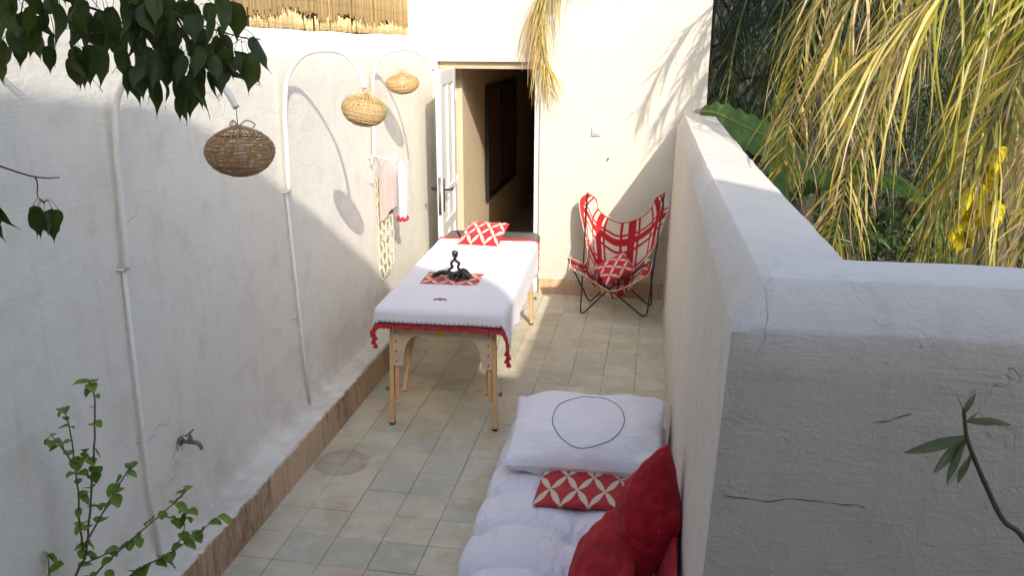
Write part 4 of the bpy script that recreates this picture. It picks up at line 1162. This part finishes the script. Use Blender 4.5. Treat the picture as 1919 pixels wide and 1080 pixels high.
g = MB(); g.tube(smooth_path([(0, 0, 0), (.01, 0, .25), (0, 0, .5)], 5), .003, 6); g.tube(smooth_path([(0, 0, .3), (-.04, 0, .42), (-.06, 0, .52)], 5), .003, 6); g.build('stem', BARK, SB2)
for i in range(10): put_leaf(shr, SB2, Vector((r0.uniform(-.08, .03), r0.uniform(-.02, .02), r0.uniform(.42, .54))), .035, az=r0.uniform(0, 6.28), tilt=r0.uniform(.6, 1.8), r0=r0)

# oleander twig at the right
OL = empty('oleander_twig', (2.2, -2.1, 0), 0, 'single curved oleander shoot with narrow leaves in front of the grey parapet face', 'twig')
O = Vector((2.2, -2.1, 0)); TW_ = [(2.2, -2.1, 0), (2.15, -2.12, .6), (2.0, -2.14, 1.0), (1.879, -2.15, 1.19), (1.828, -2.15, 1.236), (1.782, -2.15, 1.314), (1.74, -2.15, 1.397), (1.727, -2.15, 1.441), (1.721, -2.15, 1.469)]
P = smooth_path([Vector(p) - O for p in TW_], 8); g = MB(); g.tube(P, [.0075 - .0045 * i / len(P) + (.0006 if i % 5 == 0 else 0) for i in range(len(P))], 8); g.build('stem', BARK, OL)
r0 = random.Random(4)
def aim_leaf(p, d, size, mesh, roll_=0.0):
    o = link_copy(mesh, 'leaf', OL); o.location = Vector(p) - O; o.scale = (size,) * 3
    o.rotation_mode = 'QUATERNION'; o.rotation_quaternion = Vector(d).to_track_quat('-Z', 'Y') @ Quaternion((0, 0, 1), roll_)
for p, d, sz, rl in [((1.725, -2.15, 1.45), (-.25, 0, 1), .055, 0), ((1.722, -2.15, 1.46), (.12, .1, 1), .055, 1), ((1.722, -2.15, 1.455), (.35, -.1, 1), .055, 2), ((1.728, -2.15, 1.44), (1.0, -.1, .18), .075, 1.5), ((1.728, -2.15, 1.44), (.4, -.2, .5), .035, 2.5),
                     ((1.735, -2.15, 1.41), (-1.0, -.1, -.42), .115, 1.2), ((1.733, -2.15, 1.415), (-.62, .1, -.9), .10, 0), ((1.737, -2.15, 1.405), (-.40, -.1, -1), .105, .4), ((1.735, -2.15, 1.41), (-.52, .1, -1), .11, 1.2), ((1.745, -2.15, 1.385), (-.22, -.2, -1), .09, 2), ((1.75, -2.15, 1.37), (-.35, 0, -1), .07, .8)]:
    aim_leaf(p, d, sz, r0.choice(ole), rl)

# ------------------------------------------------------------------ palms
PALM = leafmat('palm_leaflet', [(0, (.04, .085, .010)), (.24, (.14, .19, .020)), (.44, (.40, .37, .035)), (.62, (.62, .48, .09)), (.82, (.72, .54, .22)), (1, (.60, .38, .26))], .18, .38, rand=False)
PALMD = leafmat('shade_palm_leaflet', [(0, (.020, .042, .012)), (.6, (.05, .085, .022)), (1, (.13, .14, .05))], .2, .4, rand=False)  # darker copy of the leaflet colour, shade of the far corner painted in
RACH = simple('palm_rachis', (.22, .20, .06), .6, var=.3)
def ribbon(g, p, d, L0, w0, grav, r0, tint, n_=7, tip=.3):
    p = Vector(p); d = Vector(d).normalized(); ds = L0 / n_
    sd = d.cross(Vector((r0.uniform(-1, 1), r0.uniform(-1, 1), .6))).normalized(); V = []; T = []; F = []
    kink = r0.randrange(2, n_ + 3); tw = r0.uniform(-.25, .25)
    for i in range(n_ + 1):
        t = i / n_; wv = w0 / 2 * min(1, .45 + t * 3) * (1 - t ** 2.2) + .0006
        sd = (sd - d * sd.dot(d)).normalized(); sd = Quaternion(d, tw) @ sd
        nn = d.cross(sd) * wv * .35
        V += [p - sd * wv + nn, p, p + sd * wv + nn]; tt = min(1, max(0, tint + tip * t * t)); T += [tt, tt * .92, tt]
        if i < n_:
            a = 3 * i; F += [(a, a + 1, a + 4, a + 3), (a + 1, a + 2, a + 5, a + 4)]
        d = (d + Vector((r0.gauss(0, .09), r0.gauss(0, .09), -grav * ds * (3 if i == kink else 1)))).normalized()
        p = p + d * ds
    g.add(V, F, T)
def frond(parent, pts, nleaf, L0, w0, grav, tints, seed, mat=PALM, spread=1.0, t0=.12, o0=Vector(), tip=.35, out=.9):
    r0 = random.Random(seed); P = smooth_path(pts, 10); g = MB()
    g.tube([p - o0 for p in P], [.013 * (1 - .8 * i / len(P)) + .0015 for i in range(len(P))], 6)
    rc = g.build('rachis', RACH, None); g = MB(); m_ = len(P) - 1
    for k in range(nleaf):
        t = t0 + (1 - t0) * (k + r0.random()) / nleaf; f = t * m_; i = min(int(f), m_ - 1); p = P[i].lerp(P[i + 1], f - i)
        tg = (P[i + 1] - P[i]).normalized(); sd = tg.cross(Vector((0, 0, 1)))
        if sd.length < .25: sd = Vector((math.cos(seed * 2.1), math.sin(seed * 2.1), 0))
        sd.normalize(); upv = sd.cross(tg).normalized()
        for s in (-1, 1):
            d = tg * (.55 + .5 * t) + sd * s * spread * out * r0.uniform(.5, 1.1) + upv * r0.uniform(-.35, .45)
            L1 = L0 * (.65 + .55 * math.sin(math.pi * min(1, t * .9 + .08))) * r0.uniform(.7, 1.15) * (1 if t < .9 else .8)
            ribbon(g, p - o0, d, L1, w0 * r0.uniform(.6, 1.2), grav * r0.uniform(.6, 1.5), r0, r0.uniform(*tints), tip=tip)
    o = g.build('frond', mat, parent); rc.parent = o; return o
PT = empty('palm_tree', (3.3, 2.0, -3), 0, 'large drooping palm with yellow green and tan fronds, sunlit behind the parapet', 'palm tree')
PO = Vector((3.3, 2.0, -3))
g = MB(); P = smooth_path([(0, 0, 0), (-.05, .02, 2.5), (0, 0, 5.2), (.02, 0, 6.7)], 12)
g.tube(P, [.17 - .02 * i / len(P) + .012 * (i % 2) for i in range(len(P))], 14); g.build('trunk', BARK, PT)
CR = Vector((3.3, 1.9, 3.75)); r0 = random.Random(8)
ends = []
# hanging fronds facing the terrace: (mid point, end point)
FR = [((2.75, 1.3, 3.3), (2.25, .8, 2.2), (2.05, .60, .9)), ((2.7, 1.0, 3.2), (2.35, .4, 2.0), (2.25, .25, .7)), ((2.9, .8, 3.2), (2.7, .2, 2.1), (2.6, .05, .8)),
      ((3.1, .9, 3.2), (3.0, .3, 2.2), (2.95, .1, .9)), ((2.5, 1.6, 3.3), (2.0, 1.3, 2.5), (1.85, 1.2, 1.4)), ((2.7, 1.5, 3.2), (2.35, 1.2, 2.1), (2.2, 1.1, .8)),
      ((2.9, 1.2, 3.1), (2.65, .8, 2.1), (2.55, .7, .6)), ((3.2, 1.1, 3.2), (3.1, .7, 2.2), (3.05, .5, .7)), ((3.4, 1.0, 3.2), (3.4, .5, 2.2), (3.45, .3, .8)),
      ((3.0, 1.4, 3.0), (2.85, 1.3, 2.0), (2.8, 1.3, .5)), ((3.5, 1.4, 3.0), (3.6, 1.2, 2.0), (3.7, 1.1, .5)), ((2.75, .6, 3.3), (2.45, -.1, 2.3), (2.35, -.35, 1.0)), ((3.0, .5, 3.2), (2.9, -.2, 2.2), (2.85, -.45, .9))]
FR = [FR[i] for i in (0, 2, 3, 4, 6, 7, 8, 9, 10)]
for k, f in enumerate(FR):
    frond(PT, [CR, Vector(f[0]), Vector(f[1]) + Vector((0, .25, 0)), Vector(f[2]) + Vector((0, .25, 0))], 115, .55, .0115, 2.4, (.0, .5) if k % 3 else (.2, .85), 100 + k, t0=.2, o0=PO, out=1.0)
# long bright blades sweeping left and down in front
for k, (pts, n_, L_) in enumerate([([(3.0, 1.2, 3.6), (2.75, .4, 3.1), (2.45, .1, 2.65), (2.2, .05, 2.35), (2.0, .1, 2.1)], 46, .95), ([(3.0, 1.2, 3.6), (2.9, .3, 3.0), (2.65, -.1, 2.5), (2.45, -.25, 2.1), (2.3, -.3, 1.7)], 60, .80), ([(3.1, 1.3, 3.6), (3.1, .5, 3.0), (3.0, .1, 2.4), (2.85, -.05, 1.9), (2.7, -.1, 1.5)], 60, .70), ([(2.9, 1.5, 3.6), (2.5, 1.0, 3.1), (2.2, .8, 2.7), (2.0, .75, 2.3), (1.9, .75, 1.9)], 50, .70)]):
    frond(PT, [Vector(q) for q in pts], n_, L_, .0125, 1.9, (.25, .95), 2100 + k, t0=.15, o0=PO, out=1.15, tip=.25)
for k in range(8):  # more crown fronds, added out of view to shade the far corner
    a = R(25 + k * 17); L_ = 1.5 + .5 * r0.random(); el = r0.uniform(-.1, .6); d = Vector((math.cos(a), math.sin(a), 0)); p = CR + Vector((-.15, .2, -.1))
    frond(PT, [p, p + d * L_ * .35 + Vector((0, 0, el)), p + d * L_ * .75 + Vector((0, 0, el * .5 - .2)), p + d * L_ + Vector((0, 0, -.9))], 70, .5, .02, 2.6, (.0, .5), 1300 + k, t0=.1, o0=PO)
for k, f in enumerate([((2.7, 2.0, 3.7), (2.1, 1.9, 3.3), (1.82, 1.8, 2.95), (1.68, 1.75, 2.6)), ((2.7, 2.3, 3.7), (2.2, 2.25, 3.3), (1.95, 2.2, 2.95), (1.82, 2.2, 2.62)), ((2.7, 1.8, 3.6), (2.3, 1.6, 3.3), (2.1, 1.5, 3.0), (1.95, 1.45, 2.7))]):
    frond(PT, [CR] + [Vector(q) for q in f], 34, .40, .012, 2.6, (.0, .5), 1700 + k, t0=.3, o0=PO, out=.8)
# crown fronds spreading out above the picture, they shade the far corner
for k, (a, el, L_) in enumerate([(40, .2, 2.4), (75, .1, 2.6), (100, .3, 2.6), (130, .15, 2.6), (155, .3, 2.5), (60, .8, 2.0), (90, .9, 2.0), (120, .9, 2.0)]):
    d = Vector((math.cos(R(a)), math.sin(R(a)), 0)); p = CR
    frond(PT, [p, p + d * L_ * .35 + Vector((0, 0, el * 1.2)), p + d * L_ * .75 + Vector((0, 0, el * .9)), p + d * L_ + Vector((0, 0, el * .2 - .5))], 80, .55, .018, 2.2, (.0, .4), 300 + k, t0=.15, o0=PO)
# darker palm behind, in the shade of the first
P2 = empty('palm_tree', (2.6, 5.4, -3), 0, 'dark green feathery palm in deep shade behind the end of the parapet', 'palm tree')
O2 = Vector((2.6, 5.4, -3)); C2_ = Vector((2.6, 5.3, 3.2))
g = MB(); g.tube(smooth_path([(0, 0, 0), (.05, 0, 3), (0, 0, 6.2)], 10), [.13] * 21, 12); g.build('trunk', DBARK, P2)
for k, (m1, m2, e_) in enumerate([((2.1, 4.9, 3.0), (1.8, 4.5, 2.3), (1.7, 4.4, 1.3)), ((2.3, 4.7, 3.0), (2.1, 4.2, 2.2), (2.0, 4.1, 1.1)), ((2.0, 5.1, 3.1), (1.6, 4.9, 2.5), (1.5, 4.8, 1.5)), ((2.6, 4.6, 3.0), (2.5, 4.1, 2.1), (2.5, 4.0, .9)), ((2.4, 5.2, 3.2), (1.9, 5.2, 2.6), (1.75, 5.1, 1.4)), ((2.9, 4.8, 3.0), (3.0, 4.3, 2.2), (3.1, 4.1, .9)), ((2.3, 5.0, 2.8), (2.2, 4.8, 1.9), (2.15, 4.7, .8)), ((2.8, 4.9, 2.8), (2.8, 4.6, 1.9), (2.8, 4.5, .5)), ((3.3, 5, 2.9), (3.5, 4.6, 1.9), (3.6, 4.5, .5)), ((3.0, 5.2, 2.6), (3.1, 5.0, 1.6), (3.2, 4.9, .2)), ((2.4, 5.4, 2.4), (2.3, 5.2, 1.4), (2.3, 5.1, .2))]):
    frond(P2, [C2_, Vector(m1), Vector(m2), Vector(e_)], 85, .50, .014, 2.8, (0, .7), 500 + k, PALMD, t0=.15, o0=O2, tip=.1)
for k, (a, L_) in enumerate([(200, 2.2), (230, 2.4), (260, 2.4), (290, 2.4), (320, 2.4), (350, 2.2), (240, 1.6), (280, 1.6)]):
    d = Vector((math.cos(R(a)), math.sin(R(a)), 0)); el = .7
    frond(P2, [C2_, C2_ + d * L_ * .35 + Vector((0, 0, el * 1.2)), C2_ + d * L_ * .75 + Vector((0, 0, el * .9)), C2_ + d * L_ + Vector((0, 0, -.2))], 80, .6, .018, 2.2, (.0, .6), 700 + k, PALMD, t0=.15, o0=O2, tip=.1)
# dense dark foliage filling the far corner
BGF = MB(); r0 = random.Random(55)
for k in range(3800):
    x = r0.uniform(1.6, 7.5); y = r0.uniform(5.6, 7.4); z = r0.uniform(-1.5, 4.2); a = r0.uniform(0, 6.28)
    ribbon(BGF, (x, y, z), (math.cos(a), math.sin(a) - .3, r0.uniform(-.2, .6)), r0.uniform(.4, .8), r0.uniform(.015, .05), 3, r0, r0.uniform(0, .5), n_=5, tip=.1)
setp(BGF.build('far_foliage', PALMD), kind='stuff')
# frond hanging in front of the doorway
HF = empty('hanging_palm_frond', (1.6, 2.2, 3.4), 0, 'green and tan palm frond tip hanging down over the doorway corner', 'palm frond')
HO = Vector((1.6, 2.2, 3.4))
frond(HF, [(1.7, 2.1, 3.5), (1.2, 2.6, 3.25), (.6, 3.0, 2.98), (.30, 3.10, 2.65), (.17, 3.12, 2.3), (.20, 3.11, 2.0), (.23, 3.10, 1.92)], 75, .48, .008, 4.2, (.35, .95), 901, t0=.1, o0=HO, out=.55)
frond(HF, [(1.7, 2.1, 3.5), (1.1, 2.6, 3.2), (.5, 2.98, 2.85), (.22, 3.10, 2.55), (.15, 3.12, 2.35), (.17, 3.11, 2.12)], 60, .46, .008, 4.5, (.3, 1), 905, t0=.35, o0=HO, out=.6)
# banana leaf
BN = leafmat('banana_leaf', [(0, (.05, .11, .015)), (1, (.13, .24, .04))], .25, .35)
BO = Vector((2.2, 3.2, -3))
BP = empty('banana_plant', BO, 0, 'broad dark green banana leaf speckled with sun just behind the parapet', 'banana plant')
g = MB(); g.tube(smooth_path([(0, 0, 0), (0, 0, 2.5), (.02, -.05, 3.9)], 6), [.07, .068, .065, .06, .055, .05, .045, .04, .036, .03, .027, .024, .02], 10); g.build('stem', simple('banana_stem', (.10, .13, .04), .6, var=.3), BP)
def broad(p0, p1, p2, w0, mat, parent, name='leaf', o_=Vector(), seed=0, droop=.25, sdv=None):
    g = MB(); p0, p1, p2 = Vector(p0), Vector(p1), Vector(p2)
    def fn(u, v):
        c = p0 * (1 - v) ** 2 + p1 * 2 * v * (1 - v) + p2 * v * v
        d = ((p1 - p0) * (1 - v) + (p2 - p1) * v).normalized(); sd = sdv.normalized() if sdv else d.cross(Vector((0, 0, 1))).normalized()
        s = 2 * u - 1; ww = w0 / 2 * (math.sin(math.pi * min(1, v ** .7 * .99 + .005)) ** .5)
        rip = .012 * math.sin(v * 60 + s) * abs(s)
        return c + sd * s * ww + Vector((0, 0, -droop * ww * abs(s) ** 1.6 + rip + .02 * nz3(v * 4, s, seed, 1))) - o_
    g.grid(12, 46, fn, tint=.4); o = g.build(name, mat, parent)
    m2 = MB(); m2.tube([fn(.5, k / 20) + Vector((0, 0, .003)) for k in range(21)], [.009 * (1 - k / 24) for k in range(21)], 6); m2.build('midrib', RACH, o); return o
broad((1.43, 3.02, 1.60), (1.80, 2.85, 1.58), (2.35, 2.35, 1.16), .27, BN, BP, o_=BO, droop=.25, sdv=Vector((.25, .35, .9)))
broad((2.2, 3.1, .95), (2.5, 2.6, 1.5), (2.9, 2.2, 1.1), .4, BN, BP, o_=BO, seed=2)
broad((2.2, 3.2, .9), (2.3, 3.6, 1.4), (1.9, 4.2, 1.3), .4, BN, BP, o_=BO, seed=3)
YL = leafmat('yellow_leaf', [(0, (.55, .42, .01)), (1, (.80, .66, .02))], .3, .4)
YO_ = Vector((2.5, .2, -3)); YP = empty('yellowing_banana_plant', YO_, 0, 'bright yellow withered leaves glowing low among the palm fronds at the right', 'plant')
g = MB(); g.tube(smooth_path([(0, 0, 0), (0, .02, 3), (0, .0, 4.35)], 6), [.03] * 13, 8); g.build('stem', simple('yellow_stem', (.25, .24, .05), .6), YP)
for a, b, c, w_ in (((2.50, .2, 1.35), (2.36, -.2, 1.72), (2.24, -.48, 1.56), .11), ((2.50, .2, 1.35), (2.44, -.2, 1.62), (2.33, -.52, 1.50), .12), ((2.5, .2, 1.4), (2.42, -.2, 1.9), (2.31, -.5, 1.70), .10), ((2.5, .2, 1.25), (2.36, -.1, 1.5), (2.22, -.45, 1.44), .09)):
    broad(a, b, c, w_, YL, YP, o_=YO_, droop=.9, sdv=Vector((.9, -.1, .5)))
# undergrowth below the palms
UG = MB(); r0 = random.Random(77)
for k in range(2600):
    x = r0.uniform(1.75, 5.5); y = r0.uniform(-1.2, 7.2); z = r0.uniform(-2.4, .5) - .12 * max(0, 2 - y)
    a = r0.uniform(0, 6.28)
    ribbon(UG, (x, y, z), (math.cos(a), math.sin(a), r0.uniform(0, .8)), r0.uniform(.25, .55), r0.uniform(.04, .09), 3, r0, r0.uniform(0, .9), n_=5, tip=.1)
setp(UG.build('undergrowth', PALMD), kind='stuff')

st_ = MB(); st_.blob((0, 0, 0), .03, 8, (1.6, 1, .7)); st_.blob((.035, .01, .0), .018, 7, (1.2, 1, .8)); o = st_.build('stone_stand_in', simple('chipped_stone', (.36, .30, .24), .9, bump=(50, .8), var=.3)); o.location = (1.44, 3.19, 1.592)  # small chip put in for an unclear clamp-like thing
setp(o, 'rubble chip standing in for a small clamp-like thing on the far parapet end', 'stone_stand_in')
